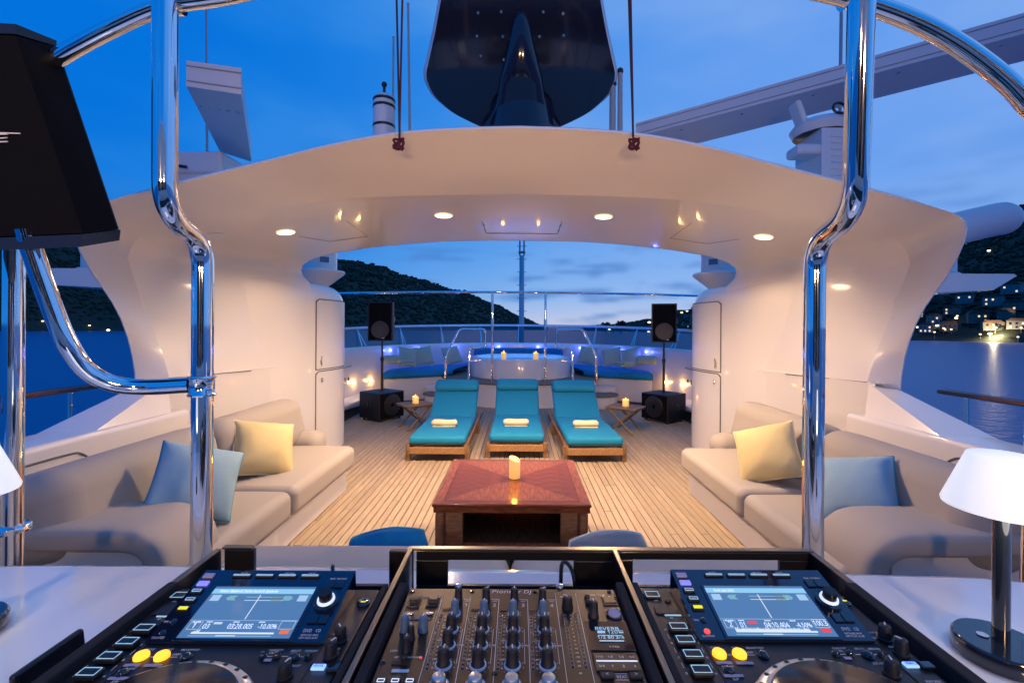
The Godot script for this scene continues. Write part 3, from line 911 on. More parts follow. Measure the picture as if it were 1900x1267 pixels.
# ---------------------------------------------------------------- foredeck seen through the arch
func oval(a: float, k := 1.0) -> Vector2:
	return Vector2(sin(a) * 3.05 * k, -7.0 - cos(a) * 4.5 * k)
func make_foredeck() -> void:
	# high bulwark that closes the foredeck in an oval
	var b := MB.new()
	var rows := []
	var prof := [[0.0, 1.0], [0.9, 1.0], [1.03, 1.0], [1.06, 1.004], [1.07, 1.012], [1.07, 1.035], [1.05, 1.045], [-0.5, 1.05]]
	for q in prof:
		var r := PackedVector3Array()
		for i in 65:
			var p := oval(lerpf(-1.62, 1.62, i / 64.0), q[1])
			r.append(Vector3(p.x, q[0], p.y))
		rows.append(r)
	b.grid(rows)
	var t := thing("bow_bulwark", "high curved white bulwark enclosing the foredeck", "bulwark")
	part("wall", b, M.gelcoat, t)
	# sockets, drawer outlines and foot lights let into it
	for s in [-1.0, 1.0]:
		for q in [[1.42, 0.60, 0.035, 0.05], [1.42, 0.48, 0.03, 0.04], [1.36, 0.52, 0.03, 0.045], [1.33, 0.53, 0.018, 0.03]]:
			var p := oval(s * q[0], 0.999)
			b = MB.new()
			b.box(Vector3.ZERO, Vector3(q[2] * 2, q[3] * 2, 0.012), 0.005)
			var o := part("socket", b, M.steel if q[2] > 0.031 else M.black_plastic, t)
			o.position = Vector3(p.x, q[1], p.y); o.rotation.y = -s * q[0]
		b = MB.new()
		var p0 := oval(s * 1.38, 0.998)
		var p1 := oval(s * 1.31, 0.998)
		b.tube([Vector3(p0.x, 0.73, p0.y), Vector3(p1.x, 0.75, p1.y)], 0.006, 5)
		part("drawer_slot", b, M.seam, t)
		for q in [[1.415, 0.33], [1.29, 0.45], [1.16, 0.42]]:
			var p := oval(s * q[0], 0.996)
			b = MB.new()
			b.cyl(Vector3.ZERO, 0.028, 0.008, 14, 0.002, Basis(Vector3.RIGHT, PI / 2))
			var o := part("foot_light", b, M.courtesy_glow, t)
			o.position = Vector3(p.x, q[1], p.y); o.rotation.y = -s * q[0]
			var pin := oval(s * q[0], 0.975)
			lamp(t, Vector3(pin.x, q[1], pin.y), Color(1.0, 0.75, 0.42), 0.045, 0.02)
		for a in [0.16, 0.50, 0.80, 1.02]:
			var p := oval(s * a, 0.994)
			b = MB.new()
			b.cyl(Vector3.ZERO, 0.035, 0.01, 14, 0.002, Basis(Vector3.RIGHT, PI / 2))
			var o := part("blue_light", b, M.led_blue, t)
			o.position = Vector3(p.x, 0.97, p.y); o.rotation.y = -s * a
			var pin := oval(s * a, 0.97)
			lamp(t, Vector3(pin.x, 0.97, pin.y), Color(0.28, 0.36, 1.0), 0.06, 0.03)
	# windscreen: tinted panes under a rail on raked stays
	var ws := thing("windscreen", "low tinted glass windscreen curving round the bow under a pale rail", "windscreen")
	var top := func(a: float) -> Vector3:
		var p := oval(a, 1.08)
		return Vector3(p.x, 1.5 - 0.14 * pow(absf(a) / 1.5, 2.0), p.y)
	var n := 10
	for i in n:
		var lo := PackedVector3Array()
		var hi := PackedVector3Array()
		for k in 7:
			var a := lerpf(-1.5, 1.5, (i + lerpf(0.004, 0.996, k / 6.0)) / n)
			var p := oval(a, 1.03)
			lo.append(Vector3(p.x, 1.065, p.y)); hi.append(top.call(a))
		b = MB.new()
		b.grid([lo, hi])
		part("pane", b, M.tint_glass, ws)
	var rail := []
	for i in 49: rail.append(top.call(lerpf(-1.52, 1.52, i / 48.0)))
	b = MB.new()
	b.tube(rail, 0.028, 8)
	part("rail", b, M.radar_white, ws)
	for i in n + 1:
		var a := lerpf(-1.5, 1.5, float(i) / n)
		var p := oval(a, 1.03)
		var q := oval(a, 0.995)
		b = MB.new()
		b.tube([Vector3(p.x, 1.06, p.y), top.call(a)], 0.012, 6)
		b.tube([Vector3(q.x, 1.06, q.y), top.call(a)], 0.01, 6)
		part("stay", b, M.chrome, ws)
	# foremast with rungs, beyond the windscreen
	var fm := thing("foremast", "thin pale foremast with short rungs standing on the bow", "mast", Vector3(0.13, -1.0, -20.0))
	b = MB.new()
	b.lathe([Vector2(0.12, 0), Vector2(0.105, 5.55), Vector2(0.0, 5.56)], Transform3D.IDENTITY, 12)
	part("pole", b, M.radar_white, fm)
	for k in 7:
		b = MB.new()
		b.tube([Vector3(-0.21, 2.6 + k * 0.56, 0), Vector3(0.21, 2.6 + k * 0.56, 0)], 0.014, 6)
		part("rung", b, M.antenna, fm)
	b = MB.new()
	b.box(Vector3(0, 5.7, 0), Vector3(0.30, 0.08, 0.2), 0.02)
	b.tube([Vector3(-0.09, 5.55, 0), Vector3(-0.09, 7.2, 0)], 0.035, 8)
	b.tube([Vector3(0.09, 5.55, 0), Vector3(0.09, 7.2, 0)], 0.035, 8)
	part("head_bracket", b, M.antenna, fm)
	# spa pool on its teak-edged platform
	var tb := thing("spa_tub", "round white spa tub with glowing blue water on a stepped platform", "hot tub", Vector3(0.05, 0, -9.85))
	b = MB.new()
	b.lathe([Vector2(1.06, 0.40), Vector2(1.05, 0.78), Vector2(1.04, 0.82), Vector2(1.0, 0.84), Vector2(0.94, 0.84), Vector2(0.91, 0.81), Vector2(0.88, 0.5), Vector2(0.0, 0.42)], Transform3D.IDENTITY, 56)
	part("shell", b, M.gelcoat, tb)
	b = MB.new()
	b.lathe([Vector2(0.0, 0.79), Vector2(0.905, 0.79)], Transform3D.IDENTITY, 40)
	part("water", b, M.tub_water, tb)
	for k in 3:
		var a := -0.9 + 0.9 * k
		b = MB.new()
		b.ball(Vector3(sin(a) * 0.82, 0.6, cos(a) * 0.82), Vector3(0.05, 0.05, 0.05), 10, 6)
		part("underwater_light", b, M.led_blue if false else M.white_led, tb)
		lamp(tb, Vector3(sin(a) * 0.66, 0.58, cos(a) * 0.66), Color(0.10, 0.52, 1.0), 1.3, 0.04)
		b = MB.new()
		b.box(Vector3(sin(a) * 0.70, 0.72, cos(a) * 0.70), Vector3(0.5, 0.02, 0.36), 0.008, Basis(Vector3.UP, a))
		part("seat_ledge", b, M.gelcoat_plain, tb)
	var st := thing("tub_platform", "white stepped platform with teak edging in front of the spa tub", "platform", Vector3(0.05, 0, -9.85))
	b = MB.new()
	b.lathe([Vector2(1.62, 0.0), Vector2(1.62, 0.41), Vector2(0.9, 0.41)], Transform3D.IDENTITY, 56)
	part("riser", b, M.gelcoat, st)
	b = MB.new()
	b.lathe([Vector2(0.9, 0.412), Vector2(1.62, 0.412), Vector2(1.66, 0.42), Vector2(1.665, 0.435), Vector2(1.65, 0.445), Vector2(0.9, 0.445)], Transform3D.IDENTITY, 56)
	part("tread", b, M.weathered_wood, st)
	for s in [-1.0, 1.0]:
		b = MB.new()
		b.lathe([Vector2(0.36, 0.0), Vector2(0.38, 0.2), Vector2(0.0, 0.2)], Transform3D(Basis.IDENTITY, Vector3(s * 1.42, 0, 1.25)), 24)
		b.lathe([Vector2(0.30, 0.0), Vector2(0.32, 0.3), Vector2(0.0, 0.3)], Transform3D(Basis.IDENTITY, Vector3(s * 1.55, 0, 0.75)), 24)
		part("side_step", b, M.gelcoat, st)
		b = MB.new()
		b.lathe([Vector2(0.0, 0.202), Vector2(0.39, 0.202), Vector2(0.39, 0.225), Vector2(0.0, 0.225)], Transform3D(Basis.IDENTITY, Vector3(s * 1.42, 0, 1.25)), 24)
		part("step_tread", b, M.weathered_wood, st)
	# handrails either side of the steps
	for s in [-1.0, 1.0]:
		var hr := thing("tub_handrail", "bent steel handrail beside the spa tub" + (" towards the wooded ridge" if s < 0 else " towards the shore town"), "handrail", Vector3(0.05 + s * 1.0, 0.445, -8.75), 0.0, "handrails at the spa tub")
		b = MB.new()
		b.tube(bend([Vector3(s * 0.38, 0, 0.25), Vector3(s * 0.38, 0.48, 0.25), Vector3(s * 0.16, 0.96, 0.1), Vector3(-s * 0.32, 0.96, 0.0), Vector3(-s * 0.33, 0.62, 0.0), Vector3(-s * 0.04, 0.60, 0.1), Vector3(-s * 0.03, 0, 0.15)], 0.07), 0.021, 10)
		part("rail", b, M.chrome, hr)
		b = MB.new()
		b.tube([Vector3(-s * 0.03, 0.36, 0.15), Vector3(-s * 0.22, 0.37, -0.1)], 0.016, 8)
		part("bracket", b, M.chrome, hr)
	# awning frame: two poles and a long bar
	var aw := thing("awning_frame", "slim steel awning frame with two poles in front of the spa tub", "frame", Vector3(0.0, 0.445, -8.42))
	for x in [-0.475, 0.49]:
		b = MB.new()
		b.tube([Vector3(x, 0, 0), Vector3(x, 1.63, 0)], 0.022, 10)
		part("pole", b, M.chrome, aw)
		b = MB.new()
		b.cyl(Vector3(x, 1.02, 0), 0.028, 0.16, 12)
		part("joint_sleeve", b, M.chrome, aw)
	b = MB.new()
	var bar := []
	for k in 21: bar.append(Vector3(lerpf(-3.3, 3.3, k / 20.0), 1.64 - 0.045 * pow(k / 10.0 - 1.0, 2.0), 0))
	b.tube(bar, 0.022, 8)
	part("cross_bar", b, M.chrome, aw)
	for s in [-1.0, 1.0]:
		b = MB.new()
		b.tube([Vector3(s * 3.3, 1.6, 0), Vector3(s * 3.3, 0.3, 0)], 0.022, 8)
		part("end_pole", b, M.chrome, aw)
	# curved sun lounge seats either side of the tub
	for s in [-1.0, 1.0]:
		var t2 := thing("corner_sunpad", "curved foredeck bench with a deep blue pad" + (" towards the wooded ridge" if s < 0 else " towards the shore town"), "bench", Vector3(s * 1.9, 0, -9.6), 0.0, "curved benches flanking the spa tub")
		rows = []
		var inner := []
		var outer := []
		for i in 17:
			var a: float = s * lerpf(0.36, 1.03, i / 16.0)
			outer.append(oval(a, 0.985))
			inner.append(Vector2(s * lerpf(1.35, 2.58, i / 16.0), -9.6 + 0.75 * pow(i / 16.0, 0.8)))
		for q in [[0.0, 0.0, 0], [0.42, 0.0, 0], [0.44, 0.03, 0]]:
			var r := PackedVector3Array()
			for i in 17: r.append(Vector3(inner[i].x - s * 1.9, q[0], inner[i].y + 9.6 - 0.06 - q[1]))
			rows.append(r)
		var rr := PackedVector3Array()
		for i in 17: rr.append(Vector3(outer[i].x - s * 1.9, 0.44, outer[i].y + 9.6))
		rows.append(rr)
		b = MB.new()
		b.grid(rows)
		# end face towards the deck
		b.quad(Vector3(inner[16].x - s * 1.9, 0, inner[16].y + 9.54), Vector3(outer[16].x - s * 1.9, 0, outer[16].y + 9.6), Vector3(outer[16].x - s * 1.9, 0.44, outer[16].y + 9.6), Vector3(inner[16].x - s * 1.9, 0.44, inner[16].y + 9.54))
		part("base", b, M.gelcoat, t2)
		for h in [[0, 8], [8, 16]]:
			rows = []
			var ring := [[0.02, 0.445], [-0.02, 0.47], [-0.03, 0.52], [0.0, 0.575], [0.05, 0.59], [0.3, 0.60], [0.7, 0.6], [0.95, 0.595], [1.0, 0.56], [1.0, 0.445]]
			for e in ring:
				var r := PackedVector3Array()
				for i in range(h[0] * 2, h[1] * 2 + 1):
					var f0 := i / 2.0
					var k := mini(int(f0), 15)
					var a2: Vector2 = inner[k].lerp(inner[k + 1], f0 - k)
					var b2: Vector2 = outer[k].lerp(outer[k + 1], f0 - k)
					var q: Vector2 = a2.lerp(b2, e[0])
					var edge := minf(f0 - h[0], h[1] - f0)
					var sink := 0.03 * maxf(0.0, 1.0 - edge / 0.5) if e[1] > 0.5 else 0.0
					r.append(Vector3(q.x - s * 1.9, e[1] - sink, q.y + 9.6))
				rows.append(r)
			b = MB.new()
			b.grid(rows)
			part("pad", b, M.deep_blue_cloth, t2)
	# long back cushion behind the tub
	var back := thing("aft_facing_bench", "long deep blue back cushion along the bulwark behind the spa tub", "bench")
	for k in 5:
		var a0 := -0.34 + 0.136 * k
		b = MB.new()
		var p := oval(a0 + 0.068, 0.965)
		b.box(Vector3(p.x, 0.80, p.y), Vector3(0.56, 0.30, 0.14), 0.05, Basis(Vector3.UP, -(a0 + 0.068) * 0.7), 3)
		b.box(Vector3(p.x * 0.97, 0.33, p.y + 0.12), Vector3(0.6, 0.66, 0.3), 0.02, Basis(Vector3.UP, -(a0 + 0.068) * 0.7), 2)
		part("back_cushion", b, M.deep_blue_cloth, back)

# ---------------------------------------------------------------- furniture
# a strap of padding that follows a path in x and y, with rounded edges
func strap(b: MB, path: Array, half_t: float, z0: float, z1: float) -> void:
	var rows := []
	var m := path.size()
	var zc := (z0 + z1) / 2
	var hd := absf(z1 - z0) / 2
	for i in m:
		var tg: Vector2 = (path[mini(i + 1, m - 1)] - path[maxi(i - 1, 0)]).normalized()
		var nr := Vector2(-tg.y, tg.x)
		var e := 1.0
		if i == 0 or i == m - 1: e = 0.35
		elif i == 1 or i == m - 2: e = 0.85
		var r := PackedVector3Array()
		for k in 28:
			var a := TAU * k / 28
			var c := cos(a)
			var s := sin(a)
			var p: Vector2 = path[i] + nr * half_t * e * signf(s) * pow(absf(s), 0.55)
			r.append(Vector3(p.x, p.y, zc + (hd - 0.03 * (1.0 - e)) * signf(c) * pow(absf(c), 0.3)))
		rows.append(r)
	b.grid(rows, true)
	for e in [0, m - 1]:
		var c := Vector3.ZERO
		for q in rows[e]: c += q / 28.0
		for k in 28: b.flat(rows[e][k], rows[e][(k + 1) % 28], c)
func pillow(called: String, at: Vector3, size: float, basis: Basis, m: Material, edge: Material, label: String, category := "cushion", group := "", seed_ := 1, fat := 0.56, pinch := 0.055) -> void:
	var t := thing(called, label, category, at, 0.0, group)
	var f := FastNoiseLite.new()
	f.seed = seed_; f.frequency = 2.2; f.fractal_octaves = 3
	var n := 22
	var sheet := []
	for side in [1.0, -1.0]:
		var rows := []
		for i in n + 1:
			var r := PackedVector3Array()
			for j in n + 1:
				var u := sin((i / float(n) - 0.5) * PI)
				var w := sin((j / float(n) - 0.5) * PI)
				var px := u * (1.0 - pinch * (1.0 - w * w))
				var py := w * (1.0 - pinch * (1.0 - u * u))
				var th := pow(maxf((1.0 - u * u) * (1.0 - w * w), 0.0), 0.42)
				var crease := 1.0 + 0.07 * f.get_noise_3d(u * 0.5, w * 0.5, side) + 0.30 * f.get_noise_3d(u * 1.6, w * 0.8, side * 3.0) * pow(1.0 - th, 1.5)
				r.append(basis * (Vector3(px * 0.5, py * 0.5, side * fat * 0.5 * th * crease) * size))
			rows.append(r)
		sheet.append(rows)
	var b := MB.new()
	b.grid(sheet[0]); b.grid(sheet[1])
	part("cover", b, m, t)
	var rim := []
	for k in n: rim.append(sheet[0][0][k])
	for k in n: rim.append(sheet[0][k][n])
	for k in n: rim.append(sheet[0][n][n - k])
	for k in n + 1: rim.append(sheet[0][n - k][0])
	b = MB.new()
	b.tube(rim, 0.0055, 6, false)
	part("piping", b, edge, t)

func loop_path(cx: float, y: float, cz: float, w: float, d: float, r: float) -> Array:
	var o := []
	for k in 4:
		var c := Vector3(cx + (w / 2 - r) * [1, -1, -1, 1][k], y, cz + (d / 2 - r) * [1, 1, -1, -1][k])
		for j in 7:
			var a := PI / 2 * (k + j / 6.0)
			o.append(c + Vector3(cos(a) * r, 0, sin(a) * r))
	o.append(o[0])
	return o
func make_settee(s: float) -> void:
	var t := thing("corner_settee", "taupe deck settee on a white plinth " + ("below the hanging monitor speaker" if s < 0 else "behind the uncut table lamp"), "settee", Vector3(s * 1.9, 0, -3.0), 0.0, "settees along the coamings")
	var X := func(x: float) -> float: return s * (x - 1.9)
	var b := MB.new()
	b.box(Vector3(X.call(1.91), 0.13, -0.02), Vector3(0.82, 0.26, 2.1), 0.02)
	part("plinth", b, M.gelcoat, t)
	b = MB.new()
	b.prism(PackedVector2Array([Vector2(X.call(1.62), 0.0), Vector2(X.call(1.62), 0.44), Vector2(X.call(1.7), 0.50), Vector2(X.call(2.33), 0.50), Vector2(X.call(2.33), 0.0)]), 0.02, Transform3D(Basis.IDENTITY, Vector3(0, 0, 0.98)))
	part("end_panel", b, M.gelcoat, t)
	for c in [[-0.51, 1.10], [0.53, 0.94]]:
		b = MB.new()
		b.box(Vector3(X.call(1.83), 0.31, c[0]), Vector3(0.82, 0.19, c[1]), 0.055, Basis.IDENTITY, 5, 0.02, 6)
		var seat := part("seat_cushion", b, M.sofa_cloth, t)
		b = MB.new()
		b.tube(loop_path(X.call(1.83), 0.356, c[0], 0.82 - 0.028, c[1] - 0.028, 0.07), 0.0045, 6, false)
		part("piping", b, M.sofa_piping, seat)
	# far arm
	b = MB.new()
	b.box(Vector3(X.call(1.98), 0.40, -1.13), Vector3(0.50, 0.20, 0.26), 0.095, Basis.IDENTITY, 5, 0.01, 4)
	part("arm_cushion", b, M.sofa_cloth, t)
	# back bolster in two lengths, leaning on the coaming
	var lean := Basis(Vector3.BACK, -s * 0.22)
	for c in [[-0.66, 1.16], [0.49, 1.13]]:
		b = MB.new()
		b.box(Vector3(X.call(2.09), 0.58, c[0]), Vector3(0.34, 0.42, c[1] - 0.012), 0.13, lean, 7, 0.0, 6)
		part("back_bolster", b, M.sofa_cloth, t)
	# near arm folds over the end and drops to the deck
	b = MB.new()
	var path := []
	for p in bend([Vector3(2.30, 0.535, 0), Vector3(1.50, 0.535, 0), Vector3(1.50, 0.05, 0)], 0.17, 9): path.append(Vector2(X.call(p.x), p.y))
	var dense := []
	for i in path.size() - 1:
		var k := 4 if (path[i] - path[i + 1]).length() > 0.15 else 1
		for j in k: dense.append(path[i].lerp(path[i + 1], float(j) / k))
	dense.append(path[-1])
	strap(b, dense, 0.055, 0.72, 1.08)
	part("arm_cushion", b, M.sofa_cloth, t)

func make_near_settee() -> void:
	var t := thing("aft_settee", "mesh backed pale grey settee against the white counter", "settee", Vector3(-0.02, 0, -1.3))
	var b := MB.new()
	b.box(Vector3(0, 0.15, -0.32), Vector3(1.56, 0.3, 0.7), 0.02)
	part("plinth", b, M.gelcoat, t)
	for s in [-1.0, 1.0]:
		b = MB.new()
		b.box(Vector3(s * 0.39, 0.375, -0.36), Vector3(0.77, 0.16, 0.66), 0.06, Basis.IDENTITY, 4, 0.015, 4)
		part("seat_cushion", b, M.sofa_cloth, t)
		b = MB.new()
		b.box(Vector3(s * 0.40, 0.61, 0.09), Vector3(0.80, 0.42, 0.31), 0.075, Basis.IDENTITY, 6, 0.006, 5)
		part("back_cushion", b, M.back_mesh, t)
	pillow("cushion", Vector3(-0.41, 0.655, -1.47), 0.23, Basis(Vector3.RIGHT, -0.35) * Basis(Vector3.BACK, 0.12), M.turquoise, M.teal_piping, "blue cushion peeping up behind the mesh settee back", "cushion", "", 21, 0.36, -0.16)
	pillow("cushion", Vector3(0.30, 0.65, -1.47), 0.23, Basis(Vector3.RIGHT, -0.35) * Basis(Vector3.BACK, 0.10), M.sofa_cloth, M.cream_piping, "beige cushion with pale piping behind the mesh settee back", "cushion", "", 23, 0.36, -0.16)

func make_coffee_table() -> void:
	var t := thing("coffee_table", "square varnished mahogany coffee table with an open front shelf", "table", Vector3(-0.032, 0, -3.04))
	var w := 0.44
	var b := MB.new()
	# frame of the top round four inlaid triangles
	for k in 4:
		var q := Basis(Vector3.UP, k * PI / 2)
		b = MB.new()
		var a0 := q * Vector3(-w, 0.45, w)
		var a1 := q * Vector3(w, 0.45, w)
		var i1 := q * Vector3(w - 0.05, 0.45, w - 0.05)
		var i0 := q * Vector3(-w + 0.05, 0.45, w - 0.05)
		var dn := Vector3(0, -0.05, 0)
		b.hexa([a0, a1, i1, i0], [a0 + dn, a1 + dn, i1 + dn, i0 + dn])
		b.tube([a0 + dn * 0.2, a1 + dn * 0.2], 0.010, 10)
		part("top_rail", b, M["mahogany_%d" % (k % 2)], t)
		b = MB.new()
		var e := Vector3(0, 0.0005, 0)
		var c := Vector3(0, 0.45, 0)
		var ia := q * Vector3(-w + 0.052, 0.45, w - 0.052)
		var ib := q * Vector3(w - 0.052, 0.45, w - 0.052)
		b.flat(ia + e, ib + e, c + e)
		b.quad(ia + dn, ib + dn, ib + e, ia + e)
		part("inlay_panel", b, M["mahogany_%d" % (1 - k % 2)], t)
	b = MB.new()
	b.box(Vector3(0, 0.405, 0), Vector3(0.8, 0.01, 0.8))
	part("top_core", b, M.mahogany_body, t)
	for s in [-1.0, 1.0]:
		b = MB.new()
		b.box(Vector3(s * 0.405, 0.20, 0), Vector3(0.06, 0.398, 0.86), 0.02, Basis.IDENTITY, 4)
		part("side_panel", b, M.mahogany_body, t)
		b = MB.new()
		b.box(Vector3(s * 0.325, 0.30, 0.41), Vector3(0.10, 0.195, 0.03), 0.006)
		part("front_stile", b, M.mahogany_body, t)
	b = MB.new()
	b.box(Vector3(0, 0.20, -0.41), Vector3(0.75, 0.398, 0.03))
	part("back_panel", b, M.mahogany_body, t)
	b = MB.new()
	b.box(Vector3(0, 0.205, 0.01), Vector3(0.748, 0.025, 0.80), 0.004)
	part("shelf", b, M.mahogany_1, t)
	candle(Vector3(-0.020, 0.451, -3.06), 0.036, 0.125, "tall slant-topped candle glowing on the mahogany table", true)

func candle(at: Vector3, r: float, h: float, label: String, slant := false, group := "") -> void:
	var t := thing("candle", label, "candle", at, 0.0, group)
	var b := MB.new()
	var rows := []
	for q in [[0.0, 0.0], [1.0, 0.0], [1.0, 0.5], [1.0, 0.9], [0.95, 1.0], [0.82, 0.98], [0.6, 0.86], [0.0, 0.84]]:
		var rw := PackedVector3Array()
		for k in 24:
			var a := TAU * k / 24
			var top: float = h * q[1]
			if q[1] > 0.6: top += (0.5 * cos(a + 2.6) * h * 0.22 if slant else 0.04 * h * sin(a * 2.0 + 1.0))
			rw.append(Vector3(cos(a) * r * q[0], top, sin(a) * r * q[0]))
		rows.append(rw)
	b.grid(rows, true)
	part("wax_candle", b, M.wax, t)
	b = MB.new()
	b.lathe([Vector2(0, 0), Vector2(r * 0.16, r * 0.3), Vector2(r * 0.1, r * 0.7), Vector2(0, r * 1.1)], Transform3D(Basis.IDENTITY, Vector3(0, h * 0.84, 0)), 10)
	part("flame", b, M.flame_glow, t)
	lamp(t, Vector3(0, h * 1.25, 0), Color(1.0, 0.62, 0.22), 0.045, r * 0.5)

func make_lounger() -> Node3D:
	# foot end towards the camera at z = 0
	var t := thing("sun_lounger", "low teak sun lounger with turquoise mattress between its two neighbours", "sun lounger", Vector3.ZERO, 0.0, "turquoise sun loungers in a row")
	var b := MB.new()
	var w := 0.33
	for s in [-1.0, 1.0]:
		b = MB.new()
		b.box(Vector3(s * (w - 0.02), 0.135, -0.98), Vector3(0.035, 0.085, 1.96), 0.008)
		part("side_rail", b, M.lounger_wood_0, t)
		for z in [-0.06, -1.35]:
			b = MB.new()
			b.box(Vector3(s * (w - 0.012), 0.085, z), Vector3(0.05, 0.17, 0.06), 0.008)
			part("leg", b, M.lounger_wood_0, t)
		b = MB.new()
		b.box(Vector3(s * (w - 0.075), 0.10, -1.55), Vector3(0.03, 0.03, 0.9), 0.005, Basis(Vector3.RIGHT, 0.1))
		part("back_rail", b, M.lounger_wood_0, t)
	b = MB.new()
	b.box(Vector3(0, 0.115, -0.022), Vector3(0.62, 0.075, 0.03), 0.006)
	part("end_rail", b, M.lounger_wood_2, t)
	for k in 11:
		b = MB.new()
		b.box(Vector3(0, 0.165, -0.1 - k * 0.105), Vector3(0.59, 0.016, 0.075), 0.003, Basis.IDENTITY, 1)
		part("slat", b, M["lounger_wood_%d" % (k % 3)], t)
	b = MB.new()
	b.box(Vector3(0, 0.225, -0.60), Vector3(0.61, 0.09, 1.20), 0.038, Basis.IDENTITY, 4, 0.008, 6)
	part("mattress", b, M.turquoise, t)
	var lean := Basis(Vector3.RIGHT, 0.60)
	b = MB.new()
	b.box(Vector3(0, 0.225, -1.185) + lean * Vector3(0, 0.0, -0.34), Vector3(0.61, 0.09, 0.70), 0.038, lean, 4, 0.006, 6)
	part("back_mattress", b, M.turquoise, t)
	b = MB.new()
	b.box(Vector3(0, 0.225, -1.185) + lean * Vector3(0, 0.078, -0.575), Vector3(0.61, 0.115, 0.20), 0.056, lean, 5, 0.006, 4)
	part("head_roll", b, M.turquoise, t)
	for k in 6:
		b = MB.new()
		b.box(Vector3(0, 0.225, -1.185) + lean * Vector3(0, -0.058, -0.08 - 0.11 * k), Vector3(0.58, 0.016, 0.07), 0.003, lean, 1)
		part("back_slat", b, M["lounger_wood_%d" % (k % 3)], t)
	for s in [-1.0, 1.0]:
		b = MB.new()
		var foot := Vector3(s * 0.2, 0.14, -1.78)
		b.tube([foot, Vector3(s * 0.2, 0.165, -1.185) + lean * Vector3(0, -0.07, -0.45)], 0.014, 8)
		part("back_prop", b, M.lounger_wood_1, t)
	return t

func make_loungers() -> void:
	var a := make_lounger()
	a.position = Vector3(-0.012, 0, -5.09)
	copy(a, "sun_lounger", Vector3(-0.868, 0, -4.96), 0.0, "low teak sun lounger with turquoise mattress standing towards the wooded ridge side")
	copy(a, "sun_lounger", Vector3(0.835, 0, -4.95), 0.03, "low teak sun lounger with turquoise mattress standing towards the shore town side")
	for q in [[816, -0.865, "cream rolled towel on the turquoise lounger towards the wooded ridge"], [959, -0.02, "cream rolled towel on the middle of three turquoise loungers"], [1095, 0.80, "cream rolled towel on the turquoise lounger towards the shore town"]]:
		var b := MB.new()
		var x: float = q[1]
		var z := -5.46 if x < -0.1 or x > 0.1 else -5.52
		var rows := []
		for i in 15:
			var r := PackedVector3Array()
			var u := i / 14.0
			var rad := 0.043 * (0.55 + 0.45 * minf(1.0, minf(u, 1.0 - u) * 14.0))
			for k in 22:
				var an := TAU * k / 22
				r.append(Vector3(x + (u - 0.5) * 0.30, 0.279 + 0.038 + sin(an) * rad * 0.88 + 0.002 * sin(u * 9.0 + x), z + cos(an) * rad * 1.05))
			rows.append(r)
		b.grid(rows, true)
		for e in [0, 14]:
			for k in range(1, 21): b.flat(rows[e][0], rows[e][k], rows[e][k + 1])
		var t := thing("rolled_towel", q[2], "towel", Vector3.ZERO, 0.0, "rolled towels on the loungers")
		part("roll", b, M.towel, t)
		b = MB.new()
		b.box(Vector3(x, 0.281, z + 0.045), Vector3(0.27, 0.006, 0.03), 0.002)
		part("fringe", b, M.towel, t)

func make_side_tables() -> void:
	for s in [-1.0, 1.0]:
		var c := Vector3(-1.46, 0, -6.62) if s < 0 else Vector3(1.50, 0, -6.47)
		var t := thing("folding_table", "small slatted teak folding table with a candle" + (" towards the wooded ridge" if s < 0 else " towards the shore town"), "table", c, s * -0.62, "folding side tables by the loungers")
		var b := MB.new()
		for k in 7:
			b = MB.new()
			b.box(Vector3(-0.195 + 0.065 * k, 0.345, 0), Vector3(0.057, 0.018, 0.40), 0.004, Basis.IDENTITY, 1)
			part("slat", b, M.weathered_wood, t)
		for z in [-0.16, 0.16]:
			b = MB.new()
			b.box(Vector3(0, 0.325, z), Vector3(0.42, 0.025, 0.03), 0.004, Basis.IDENTITY, 1)
			part("batten", b, M.weathered_wood, t)
			for d in [-1.0, 1.0]:
				b = MB.new()
				b.tube([Vector3(d * 0.19, 0.0, z + d * 0.02), Vector3(-d * 0.17, 0.33, z + d * 0.02)], 0.016, 6)
				part("leg", b, M.weathered_wood, t)
		candle(c + Vector3(0.0, 0.355, 0.02), 0.045, 0.095, "short candle glowing on the folding teak table" + (" towards the wooded ridge" if s < 0 else " towards the shore town"), false, "candles on the folding tables")
	for x in [-0.33, 0.29]:
		candle(Vector3(0.05 + x, 0.84, -9.85 + sqrt(0.965 * 0.965 - x * x)), 0.05, 0.12, "small candle on the rim of the spa tub", false, "candles on the spa tub rim")

